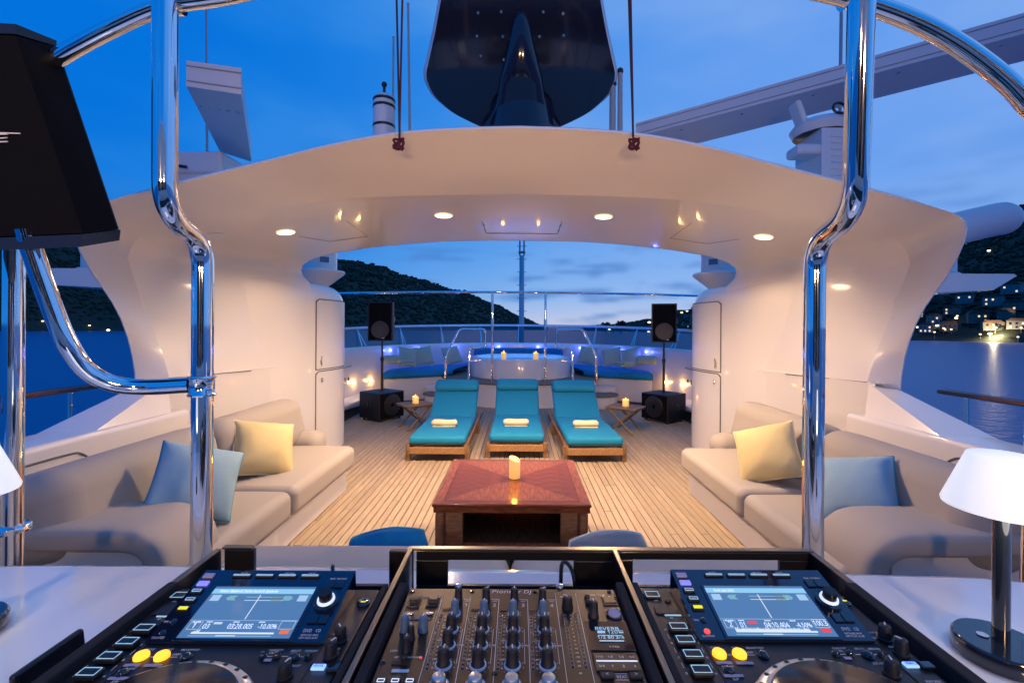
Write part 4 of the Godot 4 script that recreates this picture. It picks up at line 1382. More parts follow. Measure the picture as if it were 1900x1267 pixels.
func make_pa() -> void:
	for s in [-1.0, 1.0]:
		# subwoofer on the deck, its front turned towards the middle
		var near := Vector3(-2.08, 0, -6.94) if s < 0 else Vector3(2.23, 0, -6.94)
		var fx := Vector3(0.28, 0, -0.42).normalized() * 0.5 if s < 0 else Vector3(-0.255, 0, -0.34).normalized() * 0.46
		var turn := atan2(-fx.z, fx.x)
		var c := near + fx * 0.5 + Vector3(-fx.z, 0, fx.x).normalized() * (-0.24 if s < 0 else 0.24) * -1.0
		if s < 0: c = near + fx * 0.5 + Vector3(fx.z, 0, -fx.x).normalized() * 0.24
		else: c = near + fx * 0.5 + Vector3(-fx.z, 0, fx.x).normalized() * 0.24
		# local +z is the grille side
		var nrm := (near + fx * 0.5 - c).normalized()
		var t := thing("subwoofer", "black subwoofer box carrying a loudspeaker pole" + (" towards the wooded ridge" if s < 0 else " towards the shore town"), "subwoofer", c, atan2(nrm.x, nrm.z), "subwoofers beside the loungers")
		var b := MB.new()
		b.box(Vector3(0, 0.235, 0), Vector3(0.49, 0.40, 0.47), 0.012, Basis.IDENTITY, 2)
		part("cabinet", b, M.black_box, t)
		b = MB.new()
		b.box(Vector3(0, 0.235, 0.238), Vector3(0.46, 0.37, 0.014), 0.006)
		var gr := part("grille", b, M.grille, t)
		b = MB.new()
		b.lathe([Vector2(0.02, 0.0), Vector2(0.15, 0.012), Vector2(0.165, 0.004)], Transform3D(Basis(Vector3.RIGHT, PI / 2), Vector3(0, 0.24, 0.244)), 26)
		part("cone_ring", b, M.black_plastic, gr)
		b = MB.new()
		b.box(Vector3(0, 0.10, 0.247), Vector3(0.06, 0.008, 0.003))
		part("badge", b, M.ink_lilac, gr)
		for q in [-1.0, 1.0]:
			b = MB.new()
			for k in [-1.0, 1.0]: b.box(Vector3(q * 0.248, 0.25, k * 0.03), Vector3(0.01, 0.08, 0.025), 0.004)
			part("handle_recess", b, M.black_gloss, t)
			for k in [-1.0, 1.0]:
				b = MB.new()
				b.cyl(Vector3(q * 0.19, 0.0, k * 0.18), 0.02, 0.036, 10)
				part("foot", b, M.black_plastic, t)
		var pc := c + Vector3(0, 0.435, 0)
		# loudspeaker on its pole
		var head := P(720, 600, -c.z) if s < 0 else P(1234, 606, -c.z)
		var pol := thing("speaker_pole", "slim black pole rising from the subwoofer" + (" towards the wooded ridge" if s < 0 else " towards the shore town"), "pole", pc, 0.0, "loudspeaker poles")
		b = MB.new()
		b.tube([Vector3.ZERO, Vector3(0, 0.5, 0)], 0.019, 10)
		b.tube([Vector3(0, 0.5, 0), Vector3(0, 0.79, 0)], 0.015, 10)
		part("tube", b, M.black_plastic, pol)
		b = MB.new()
		b.cyl(Vector3(0, 0.47, 0), 0.027, 0.06, 12)
		part("collar", b, M.black_plastic, pol)
		var sp := thing("loudspeaker", "black two-way loudspeaker raised on a pole" + (" towards the wooded ridge" if s < 0 else " towards the shore town"), "loudspeaker", Vector3(c.x, 1.225, c.z), (0.1 if s < 0 else -0.28), "loudspeakers on poles")
		b = MB.new()
		var prof := PackedVector2Array([Vector2(-0.185, 0.17), Vector2(0.185, 0.17), Vector2(0.19, 0.05), Vector2(0.11, -0.17), Vector2(-0.11, -0.17), Vector2(-0.19, 0.05)])
		b.prism(prof, 0.60, Transform3D(Basis(Vector3.RIGHT, -PI / 2) * Basis.from_scale(Vector3(1, -1, 1)), Vector3(0, 0, 0)))
		part("cabinet", b, M.black_box, sp)
		b = MB.new()
		b.box(Vector3(0, 0.30, 0.175), Vector3(0.33, 0.56, 0.02), 0.008)
		var g2 := part("grille", b, M.grille, sp)
		b = MB.new()
		b.lathe([Vector2(0.0, 0.006), Vector2(0.04, 0.01), Vector2(0.11, 0.004), Vector2(0.125, 0.008), Vector2(0.135, 0.0)], Transform3D(Basis(Vector3.RIGHT, PI / 2), Vector3(0, 0.17, 0.186)), 28)
		part("woofer", b, M.cone, g2)
		b = MB.new()
		b.box(Vector3(0.03, 0.045, 0.187), Vector3(0.075, 0.012, 0.003))
		part("badge", b, M.ink_white, g2)
		b = MB.new()
		b.box(Vector3(0.188, 0.33, 0.02), Vector3(0.012, 0.09, 0.05), 0.005)
		b.box(Vector3(0.188, 0.20, 0.02), Vector3(0.012, 0.07, 0.05), 0.005)
		part("side_handle", b, M.steel if s > 0 else M.black_plastic, sp)

func make_cushions() -> void:
	var R := func(yaw: float, tilt: float, roll: float) -> Basis: return Basis(Vector3.UP, yaw) * Basis(Vector3.RIGHT, -tilt) * Basis(Vector3.BACK, roll)
	pillow("cushion", P(364, 893, 2.42), 0.385, R.call(0.92, 0.6, -0.40), M.blue_cloth, M.teal_piping, "pale blue cushion partly behind the chrome pole with the speaker bracket", "cushion", "blue cushions on the side settees", 3)
	pillow("cushion", P(489, 832, 3.28), 0.40, R.call(0.9, 0.6, -0.26), M.yellow_cloth, M.cream_piping, "soft yellow cushion on the settee below the hanging monitor speaker", "cushion", "yellow cushions on the side settees", 4)
	pillow("cushion", P(1424, 840, 3.2), 0.40, R.call(-0.9, 0.6, 0.42), M.yellow_cloth, M.cream_piping, "soft yellow cushion tipped on its corner on the settee by the uncut lamp", "cushion", "yellow cushions on the side settees", 5)
	pillow("cushion", P(1583, 913, 2.45), 0.39, R.call(-0.92, 0.6, 0.26), M.blue_cloth, M.teal_piping, "pale blue cushion with a full teal piped edge near the uncut lamp", "cushion", "blue cushions on the side settees", 6)
	# on the foredeck benches
	for q in [[755, 660, 9.35, -0.2], [785, 658, 9.7, 0.1], [838, 657, 10.2, 0.15], [1090, 657, 10.2, -0.1], [1135, 660, 9.8, 0.2], [1172, 661, 9.45, 0.25]]:
		pillow("cushion", P(q[0], q[1] + 2, q[2]), 0.40, R.call(-0.5 * signf(q[0] - 962.0), 0.45, q[3]), M.sage_cloth, M.sage_cloth, "sage green cushion leaning on the curved bulwark", "cushion", "sage cushions on the foredeck benches", int(q[0]), 0.3)
	for s in [-1.0, 1.0]:
		var c := P(729, 667, 9.0) if s < 0 else P(1200, 668, 9.0)
		var t := thing("bolster", "small sage bolster at the end of the curved bench" + (" towards the wooded ridge" if s < 0 else " towards the shore town"), "cushion", c, 0.0, "bolsters on the foredeck benches")
		var b := MB.new()
		b.box(Vector3.ZERO, Vector3(0.42, 0.17, 0.17), 0.084, Basis(Vector3.UP, s * -0.5), 6)
		part("cover", b, M.sage_cloth, t)
		c = P(752, 672, 8.95) if s < 0 else P(1160, 675, 8.95)
		t = thing("folded_towel", "pale folded towel stack on the curved bench" + (" towards the wooded ridge" if s < 0 else " towards the shore town"), "towel", c, 0.0, "folded towels on the foredeck benches")
		for k in 2:
			b = MB.new()
			b.box(Vector3(0.015 * k, -0.03 + 0.05 * k, 0), Vector3(0.28, 0.05, 0.2), 0.022, Basis(Vector3.UP, 0.3 + 0.2 * k), 3)
			part("towel_fold", b, M.sage_cloth, t)

# ---------------------------------------------------------------- rigging above the arch
func make_rigging() -> void:
	var b := MB.new()
	# signal mast: a dark glossy shield in front of a pale housing, with a central fin
	var t := thing("signal_mast", "dark glossy navy mast shield with a central fin above the arch", "mast", Vector3(0, 2.75, -4.4))
	var o := Vector3(0, -2.75, 4.4)
	var right := [[1114, 0], [1125, 60], [1137, 115], [1141, 135], [1139, 152], [1128, 175], [1112, 192], [1090, 210], [1064, 224], [1040, 235], [1010, 246], [966, 250]]
	var ring := [Vector2(1085, -140)]
	for q in smooth(right.map(func(e): return Vector2(e[0], e[1])), 4): ring.append(q)
	var all := []
	for q in ring: all.append(q)
	for k in range(ring.size() - 2, -1, -1): all.append(Vector2(1932.0 - ring[k].x, ring[k].y))
	var zof := func(py: float) -> float: return 3.9 + py / 235.0 * 0.55
	var front := PackedVector3Array()
	var rear := PackedVector3Array()
	var rim := PackedVector3Array()
	for q in all:
		var p: Vector3 = P(q.x, q.y, zof.call(q.y)) + o
		front.append(p)
		rim.append(P(966 + (q.x - 966) * 1.03, q.y - 2, zof.call(q.y) + 0.02) + o)
		rear.append(P(966 + (q.x - 966) * 1.0, q.y - 12, zof.call(q.y) + 0.3) + o)
	b = MB.new()
	var mid: Vector3 = P(966, 60, zof.call(60.0)) + o
	var face := (front[8] - mid).cross(front[front.size() - 8] - mid).normalized()
	for k in front.size(): b.tri(front[k], front[(k + 1) % front.size()], mid, face, face, face)
	part("shield", b, M.navy_gloss, t)
	b = MB.new()
	b.grid([front, rim, rear], true)
	for k in range(1, rear.size() - 1): b.flat(rear[0], rear[k], rear[k + 1])
	part("housing", b, M.radar_white, t)
	b = MB.new()
	var rows := []
	for q in [[262, 84, 0.10, 4.3], [236, 74, 0.12, 4.28], [222, 62, 0.14, 4.25], [205, 52, 0.14, 4.2], [185, 46, 0.14, 4.15], [168, 43, 0.14, 4.1], [150, 40, 0.13, 4.05], [120, 33, 0.12, 3.98], [90, 26, 0.11, 3.93], [55, 19, 0.09, 3.87], [34, 15, 0.07, 3.85], [26, 8, 0.03, 3.85]]:
		var c := P(967, q[0], q[3]) + o
		var r := PackedVector3Array()
		for k in 28:
			var a := TAU * k / 28
			r.append(c + Vector3(cos(a) * q[1] / F * q[3], 0, sin(a) * q[2]))
		rows.append(r)
	b.grid(rows, true)
	part("fin", b, M.navy_gloss, t)
	b = MB.new()
	b.lathe([Vector2(0.36, 0.0), Vector2(0.33, 0.5), Vector2(0.30, 0.75)], Transform3D(Basis.IDENTITY, Vector3(0.02, 0.0, 0.05)), 24)
	part("pedestal", b, M.navy_gloss, t)
	for q in [[887, 24], [930, 22], [1008, 22], [1045, 25], [885, 67], [933, 68], [1001, 68], [1046, 66], [892, 104], [935, 111]]:
		b = MB.new()
		b.ball(P(q[0], q[1], zof.call(float(q[1])) - 0.008) + o, Vector3(0.012, 0.012, 0.012), 8, 5)
		part("bolt", b, M.silver, t)
	# open array radars either side
	radar("radar_scanner", P(393, 288, 4.35), [P(345, 160, 3.05), P(447, 175, 3.0), P(466, 300, 4.7), P(408, 282, 4.75)], 0.17, "white radar scanner bar pointing aft on a squat gearbox", "")
	radar("radar_scanner", P(1540, 270, 4.15), [P(1180, 254, 5.25), P(2000, 36, 3.27), P(2000, 88, 3.58), P(1280, 270, 5.5)], 0.155, "long white radar scanner bar slanting over a louvred gearbox", "louvre")
	# halyards made off to the arch
	for q in [[[735, -30, 2.86], [741, 258, 2.83], [747, -30, 2.88]], [[1166, -30, 2.86], [1175, 258, 2.83], [1170, -30, 2.88]]]:
		var t2 := thing("halyard", "dark red signal halyard on the arch " + ("beside the strapped canister" if q[1][0] < 900 else "beside the two grey aerial posts"), "rope", P(q[1][0], q[1][1], q[1][2]), 0.0, "signal halyards")
		var o2 := -t2.position
		for e in [0, 2]:
			b = MB.new()
			b.tube([P(q[e][0], q[e][1], q[e][2]) + o2, P(lerpf(q[e][0], q[1][0], 0.85), 200, q[1][2]) + o2, Vector3(0, 0, 0.0)], 0.0065, 6)
			part("line", b, M.rope_dark if e == 0 else M.rope_red, t2)
		b = MB.new()
		var lp := []
		for k in 25: lp.append(Vector3(0.03 * sin(k * 0.9), -0.035 + 0.03 * cos(k * 0.7), 0.015 + 0.012 * sin(k * 1.7)))
		b.tube(smooth(lp, 3), 0.0075, 6)
		b.tube([Vector3(0.0, -0.03, 0.01), Vector3(0.02, -0.075, 0.01)], 0.006, 6)
		part("knot", b, M.rope_red, t2)
		b = MB.new()
		b.tube([Vector3(-0.02, -0.01, -0.02), Vector3(-0.01, -0.05, 0.012), Vector3(0.02, -0.05, -0.02)], 0.006, 6)
		part("eye", b, M.steel, t2)
	# whip aerials and posts: foot pixel, top pixel, distance, radius
	for q in [[385, 300, 382, 10, 4.6, 0.012, "thin pale whip aerial behind the aft pointing scanner"], [763, 262, 757, 8, 4.4, 0.013, "thin whip aerial next to a dark red halyard"], [728, 262, 730, 70, 4.6, 0.012, "dark whip aerial behind the strapped canister"], [1137, 250, 1137, 155, 4.3, 0.035, "short stout grey aerial post beside the mast shield"], [1151, 250, 1151, 132, 4.3, 0.028, "taller grey aerial post with a dark cap beside the mast shield"], [1557, 330, 1562, 0, 4.6, 0.018, "thick pale whip aerial behind the louvred gearbox"]]:
		var foot := P(q[0], q[1], q[4])
		var top := P(q[2], q[3], q[4])
		foot.y = minf(foot.y, 2.45)
		var t3 := thing("whip_aerial", q[6], "aerial", foot)
		b = MB.new()
		b.tube([Vector3.ZERO, top - foot], q[5], 8, true, q[5] * 0.8)
		part("rod", b, M.antenna, t3)
		b = MB.new()
		b.ball(top - foot, Vector3(1, 1, 1) * q[5] * 1.15, 8, 5)
		part("tip", b, M.black_plastic if q[5] > 0.02 else M.antenna, t3)
	# strapped canister with a short stub on top
	var cb := P(712, 290, 4.3)
	var ct := thing("canister", "strapped pale vertical canister with a black stub on the arch roof", "canister", cb)
	b = MB.new()
	b.lathe([Vector2(0.098, 0), Vector2(0.098, 0.5), Vector2(0.085, 0.545), Vector2(0.045, 0.575), Vector2(0.0, 0.58)], Transform3D.IDENTITY, 22)
	part("drum", b, M.radar_white, ct)
	for y in [0.26, 0.44, 0.50]:
		b = MB.new()
		b.lathe([Vector2(0.099, y), Vector2(0.103, y + 0.004), Vector2(0.103, y + 0.022), Vector2(0.099, y + 0.026)], Transform3D.IDENTITY, 22)
		part("strap", b, M.black_plastic, ct)
	b = MB.new()
	b.cyl(Vector3(0, 0.575, 0), 0.014, 0.07, 10)
	b.ball(Vector3(0, 0.665, 0), Vector3(0.027, 0.027, 0.027), 10, 6)
	part("stub", b, M.black_plastic, ct)
	# brackets outboard of the arch legs, each with a dome
	for s in [-1.0, 1.0]:
		var t4 := thing("dome_bracket", "white angular shelf outboard of the arch leg" + (" towards the wooded ridge" if s < 0 else " towards the shore town"), "bracket", Vector3(s * 2.9, 1.72, -3.75), 0.0, "dome shelves outboard of the arch")
		b = MB.new()
		b.prism(PackedVector2Array([Vector2(0.12 * s, 0.0), Vector2(s * 0.74, 0.03), Vector2(s * 0.92, 0.14), Vector2(s * 0.9, 0.155), Vector2(0.12 * s, 0.155)]), 0.6, Transform3D(Basis.IDENTITY, Vector3(0, 0, -0.4)))
		part("shelf", b, M.gelcoat_plain, t4)
		b = MB.new()
		b.lathe([Vector2(0.22, 0.0), Vector2(0.2, 0.025), Vector2(0.0, 0.03)], Transform3D(Basis.IDENTITY, Vector3(s * 0.5, 0.156, -0.1)), 20)
		part("mounting_plate", b, M.radar_white, t4)
		var t5 := thing("antenna_dome", "white tapered antenna dome on an outboard shelf" + (" towards the wooded ridge" if s < 0 else " towards the shore town"), "dome", Vector3(s * 3.4, 1.907, -3.85), 0.0, "antenna domes outboard")
		b = MB.new()
		b.lathe([Vector2(0.18, 0.0), Vector2(0.18, 0.13), Vector2(0.165, 0.17), Vector2(0.12, 0.25), Vector2(0.06, 0.30), Vector2(0.0, 0.31)], Transform3D.IDENTITY, 24)
		part("radome", b, M.radar_white, t5)
		b = MB.new()
		b.cyl(Vector3(0, 0.305, 0), 0.02, 0.05, 8)
		part("tip", b, M.radar_white, t5)
	var t6 := thing("raft_canister", "large white rounded canister slung outboard of the arch shoulder", "canister", Vector3(3.45, 2.2, -3.9))
	b = MB.new()
	b.tube(smooth([P(1740, 432, 3.9) - t6.position, P(1840, 409, 3.9) - t6.position, P(1862, 405, 3.9) - t6.position], 3), 0.135, 20, true)
	b.ball(P(1860, 406, 3.9) - t6.position, Vector3(0.13, 0.134, 0.134), 20, 12)
	part("shell", b, M.radar_white, t6)
	b = MB.new()
	b.tube([P(1742, 432, 3.9) - t6.position, Vector3(-0.6, -0.05, 0)], 0.05, 8)
	part("strut", b, M.steel, t6)
	# flared pedestals forward of the arch
	for s in [-1.0, 1.0]:
		var t7 := thing("dome_pedestal", "white flared pedestal beyond the arch opening" + (" towards the wooded ridge" if s < 0 else " towards the shore town"), "pedestal", Vector3(s * 2.78, 1.98, -6.4), 0.0, "flared pedestals beyond the arch")
		b = MB.new()
		b.lathe([Vector2(0.0, -0.02), Vector2(0.12, 0.0), Vector2(0.22, 0.08), Vector2(0.34, 0.18), Vector2(0.36, 0.205), Vector2(0.35, 0.225), Vector2(0.25, 0.24), Vector2(0.25, 0.75), Vector2(0.0, 0.78)], Transform3D.IDENTITY, 30)
		part("drum", b, M.gelcoat_plain, t7)
		b = MB.new()
		b.box(Vector3(s * 0.1, -0.05, 0.75), Vector3(0.16, 0.12, 1.5), 0.03)
		part("arm", b, M.gelcoat_plain, t7)
		b = MB.new()
		b.box(Vector3(-s * 0.17, 0.36, 0.185), Vector3(0.12, 0.075, 0.004), 0.0, Basis(Vector3.UP, -s * 0.75))
		part("placard", b, M.knob_blue, t7)
func radar(called: String, hub: Vector3, bar: Array, thick: float, label: String, kind: String) -> void:
	var t := thing(called, label, "radar", hub)
	var b := MB.new()
	var lo := []
	var hi := []
	for q in bar:
		lo.append(q - hub); hi.append(q - hub + Vector3(0, thick, 0))
	b.hexa(lo, hi)
	part("scanner_bar", b, M.radar_white, t)
	for e in [0.22, 0.8]:
		b = MB.new()
		b.tube([lo[0].lerp(hi[0], e) + Vector3(0, 0, 0.002), lo[1].lerp(hi[1], e) + Vector3(0, 0, 0.002)], 0.005, 6)
		part("moulding_line", b, M.antenna, t)
	for k in 5:
		var w: Vector3 = lo[0].lerp(lo[1], 0.12 + 0.19 * k).lerp(lo[3].lerp(lo[2], 0.12 + 0.19 * k), 0.2)
		b = MB.new()
		b.ball(w, Vector3(0.016, 0.008, 0.016), 8, 5)
		part("bolt", b, M.steel, t)
	b = MB.new()
	if kind == "":
		b.box(Vector3(-0.08, -0.14, 0), Vector3(0.62, 0.20, 0.45), 0.03)
		b.box(Vector3(0.0, -0.48, 0.0), Vector3(0.5, 0.62, 0.38), 0.03)
		part("gearbox", b, M.radar_white, t)
		b = MB.new()
		b.tube(smooth([Vector3(-0.28, -0.45, 0.26), Vector3(-0.2, -0.22, 0.3), Vector3(-0.05, -0.2, 0.26)], 5), 0.014, 6)
		part("cable", b, M.black_plastic, t)
		return
	b.box(Vector3(0.0, -0.22, 0), Vector3(0.40, 0.62, 0.40), 0.03)
	b.lathe([Vector2(0.22, 0.0), Vector2(0.25, 0.06), Vector2(0.20, 0.12), Vector2(0.0, 0.13)], Transform3D(Basis.IDENTITY, Vector3(-0.08, 0.08, 0)), 24)
	part("gearbox", b, M.radar_white, t)
	b = MB.new()
	b.box(Vector3(0.0, -0.22, 0.205), Vector3(0.42, 0.58, 0.02), 0.01)
	b.box(Vector3(-0.27, -0.1, 0.1), Vector3(0.26, 0.09, 0.2), 0.03)
	part("cover", b, M.radar_white, t)
	for k in 9:
		b = MB.new()
		b.box(Vector3(0.02, -0.44 + 0.055 * k, 0.218), Vector3(0.3, 0.02, 0.012), 0.004)
		part("louvre", b, M.radar_white, t)
	b = MB.new()
	b.box(Vector3(-0.3, 0.26, 0.03), Vector3(0.05, 0.22, 0.14), 0.02, Basis(Vector3.BACK, 0.35))
	b.box(Vector3(0.22, 0.27, 0.0), Vector3(0.06, 0.25, 0.2), 0.03, Basis(Vector3.BACK, -0.4))
	part("bearing_bracket", b, M.radar_white, t)
	b = MB.new()
	var lp := []
	for k in 16: lp.append(Vector3(-0.05 + 0.06 * cos(k * 0.5), 0.24 + 0.05 * sin(k * 0.5), 0.18 + 0.004 * k))
	lp.append(Vector3(0.05, 0.30, 0.2)); lp.append(Vector3(0.13, 0.34, 0.15))
	b.tube(lp, 0.011, 7)
	part("cable_loop", b, M.black_plastic, t)

# ---------------------------------------------------------------- chrome frame over the counter
func make_frame() -> void:
	var t := thing("canopy_frame", "polished chrome canopy frame of cranked poles and a bowed top tube", "frame", Vector3(0, 0.3, -1.2))
	var o := Vector3(0, -0.3, 1.2)
	var b := MB.new()
	b.tube(bend([P(306, -10, 1.03) + o, P(305, 398, 1.06) + o, P(376, 444, 1.2) + o, P(374, 900, 1.2) + o, Vector3(P(374, 900, 1.2).x, 0.3, -1.2) + o], 0.075, 10), 0.025, 22)
	part("pole", b, M.chrome, t)
	b = MB.new()
	b.tube(bend([P(1600, -30, 0.93) + o, P(1588, 392, 1.02) + o, P(1513, 450, 1.2) + o, P(1509, 900, 1.2) + o, Vector3(P(1509, 900, 1.2).x, 0.3, -1.2) + o], 0.075, 10), 0.025, 22)
	part("pole", b, M.chrome, t)
	# bow: left shoulder, crown and right shoulder
	b = MB.new()
	b.tube(smooth([Vector3(-1.42, 0.85, -1.15) + o, Vector3(-1.36, 1.55, -1.12) + o, P(40, 155, 1.08) + o, P(110, 105, 1.06) + o, P(200, 55, 1.05) + o, P(300, 12, 1.05) + o, P(420, -8, 1.05) + o, P(700, -60, 1.02) + o, P(1200, -70, 0.98) + o, P(1480, -25, 0.96) + o, P(1600, 4, 0.95) + o, P(1720, 50, 0.94) + o, P(1820, 112, 0.93) + o, P(1905, 190, 0.92) + o, P(2000, 330, 0.92) + o, Vector3(1.17, 1.3, -0.95) + o, Vector3(1.17, 0.85, -0.95) + o], 8), 0.0185, 20)
	part("top_bow", b, M.chrome, t)
	for q in [P(330, 10, 1.05), P(1570, -2, 0.955)]:
		b = MB.new()
		b.tube([q + o + Vector3(-0.006, -0.001, 0), q + o + Vector3(0.006, 0.001, 0)], 0.0215, 20)
		part("joint_sleeve", b, M.chrome, t)
	# outer corner poles
	for q in [[22, 1.46, 460], [1905, 1.46, 640]]:
		var base := G(q[0], 1010 if q[0] < 900 else 905, 0.745 if q[0] < 900 else 0.93)
		base = P(q[0], 1008, q[1]) if q[0] < 900 else P(q[0], 878, q[1])
		b = MB.new()
		b.tube([Vector3(base.x, 0.0, base.z) + o, Vector3(base.x * (1.0 if q[0] < 900 else 1.03), 1.75, base.z) + o, Vector3(base.x * (1.0 if q[0] < 900 else 1.06), 1.95 if q[0] < 900 else 2.4, base.z) + o], 0.026, 20)
		part("corner_pole", b, M.chrome, t)
		b = MB.new()
		b.cyl(Vector3(base.x, 0.79 if q[0] < 900 else 0.845, base.z) + o, 0.045, 0.02, 20, 0.006)
		part("flange", b, M.chrome, t)
	# bracket tube that carries the monitor speaker
	var k := thing("speaker_bracket", "bent chrome tube clamped to a cranked pole", "bracket", P(374, 716, 1.2))
	var ko := -k.position
	b = MB.new()
	b.tube(smooth([P(48, 425, 1.05) + ko, P(60, 468, 1.06) + ko, P(92, 560, 1.08) + ko, P(122, 632, 1.1) + ko, P(158, 684, 1.13) + ko, P(206, 711, 1.16) + ko, P(268, 718, 1.19) + ko, P(354, 714, 1.2) + ko], 8), 0.0205, 20)
	part("tube", b, M.chrome, k)
	b = MB.new()
	b.lathe([Vector2(0.0255, -0.026), Vector2(0.031, -0.026), Vector2(0.033, -0.022), Vector2(0.029, -0.018), Vector2(0.029, 0.018), Vector2(0.033, 0.022), Vector2(0.031, 0.026), Vector2(0.0255, 0.026)], Transform3D.IDENTITY, 26)
	part("clamp", b, M.chrome, k)
	for y in [-0.01, 0.012]:
		b = MB.new()
		b.cyl(Vector3(0.028, y, 0.018), 0.005, 0.012, 10, 0.0, Basis(Vector3.BACK, -PI / 2))
		part("clamp_bolt", b, M.steel, k)
	# monitor speaker, cut off by the picture
	var s := thing("monitor_speaker", "large black wedge shaped monitor speaker hung on a chrome bracket", "loudspeaker", P(30, 452, 1.05))
	var so := -s.position
	var fr := func(x: float, y: float) -> Vector3: return P(x, y, 1.0 + 0.0001 * (y - 60.0)) + so
	# grille: a front facet and a bevelled side facet, curved caps above and below
	b = MB.new()
	var A: Vector3 = fr.call(-260, 55)
	var B: Vector3 = fr.call(28, 66)
	var C: Vector3 = fr.call(152, 432)
	var D: Vector3 = fr.call(-330, 452)
	var E3: Vector3 = P(104, 88, 1.09) + so
	var F3: Vector3 = P(217, 424, 1.10) + so
	b.quad(A, B, C, D)
	part("grille", b, M.grille, s)
	b = MB.new()
	b.quad(B, E3, F3, C)
	part("side_grille", b, M.grille, s)
	b = MB.new()
	var back := Vector3(-0.42, 0.10, -0.32)
	b.hexa([A, B, C, D], [A + back, B + back, C + back, D + back])
	b.hexa([B, E3, F3, C], [B + back, E3 + back, F3 + back, C + back])
	var cab := part("cabinet", b, M.black_box, s)
	cab.position = Vector3(0, 0, -0.004)
	b = MB.new()
	var up := Vector3(0, 0.036, 0.0)
	b.hexa([A + up * 0.1, B + up * 0.1, B + up * 0.1 + back, A + up * 0.1 + back], [A + up * 0.9, B + up * 0.7, B + up * 0.7 + back, A + up + back])
	b.hexa([B + up * 0.1, E3 + up * 0.1, E3 + up * 0.1 + back, B + up * 0.1 + back], [B + up * 0.7, E3 + up * 0.45, E3 + up * 0.45 + back, B + up * 0.7 + back])
	part("top_cap", b, M.black_plastic, s)
	b = MB.new()
	var dn := Vector3(0, -0.032, 0.004)
	b.hexa([D + dn * 0.1, C + dn * 0.1, C + dn * 0.1 + back, D + dn * 0.1 + back], [D + dn, C + dn, C + dn + back, D + dn + back])
	b.hexa([C + dn * 0.1, F3 + dn * 0.1 + Vector3(0.008, 0, 0), F3 + dn * 0.1 + back, C + dn * 0.1 + back], [C + dn, F3 + dn * 0.9 + Vector3(0.008, 0, 0), F3 + dn + back, C + dn + back])
	part("bottom_cap", b, M.black_plastic, s)
	b = MB.new()
	for q in [[-60, 246, 40, 249], [-6, 258, 16, 257], [-8, 251, 17, 250], [-8, 265, 17, 264]]:
		var p0: Vector3 = fr.call(q[0], q[1]) + Vector3(0, 0, 0.004)
		var p1: Vector3 = fr.call(q[2], q[3]) + Vector3(0, 0, 0.004)
		b.tube([p0, p1], 0.0016, 5)
	part("logo_mark", b, M.ink_white, s)

# ---------------------------------------------------------------- counter and table lamps
func make_counter() -> void:
	var t := thing("bar_counter", "glossy white counter with a softly bowed far edge", "counter", Vector3(0, 0, -0.6))
	var edge := smooth([Vector2(-1.75, -0.35), Vector2(-1.62, -0.85), Vector2(-1.25, -1.02), Vector2(-0.92, -1.044), Vector2(-0.3, -1.045), Vector2(0.4, -1.035), Vector2(0.88, -1.022), Vector2(1.12, -0.995), Vector2(1.5, -0.86), Vector2(1.7, -0.4)], 6)
	var rows := []
	for q in [[0.90, 0.02], [0.905, 0.012], [0.905, 0.0]]: pass
	var prof := [[0.905, 0.03], [0.902, 0.012], [0.89, 0.002], [0.87, 0.0], [0.84, 0.01], [0.83, 0.05], [0.0, 0.06]]
	for q in prof:
		var r := PackedVector3Array()
		for p in edge:
			var c := Vector2(0, -0.4)
			var d: Vector2 = (p - c).normalized() * q[1]
			r.append(Vector3(p.x - d.x, q[0], p.y - d.y + 0.6))
		rows.append(r)
	var b := MB.new()
	b.grid(rows)
	var top: PackedVector3Array = rows[0]
	var mid := Vector3(0, 0.905, 0.5)
	for k in top.size() - 1: b.tri(top[k], top[k + 1], mid, Vector3.UP, Vector3.UP, Vector3.UP)
	part("top", b, M.counter_white, t)
	table_lamp(Vector3(0.792, 0.9055, -0.757), "white shaded table lamp on a dark stem beside the second player deck")
	table_lamp(Vector3(-0.955, 0.9055, -0.79), "white shaded table lamp below the hanging monitor speaker")
	# phone propped on the counter
	var ph := thing("phone", "black phone standing on edge in a low cradle beside the equipment case", "phone", Vector3(-0.655, 0.9055, -0.68), 0.0)
	b = MB.new()
	b.box(Vector3(-0.008, 0.038, 0.02), Vector3(0.011, 0.068, 0.10), 0.005, Basis(Vector3.BACK, 0.12), 3)
	part("body", b, M.black_plastic, ph)
	b = MB.new()
	b.box(Vector3(-0.002, 0.0385, 0.02), Vector3(0.001, 0.06, 0.09), 0.0, Basis(Vector3.BACK, 0.12))
	part("glass_front", b, M.black_gloss, ph)
	b = MB.new()
	b.box(Vector3(0.01, 0.006, 0.02), Vector3(0.06, 0.011, 0.09), 0.004)
	part("stand", b, M.black_plastic, ph)
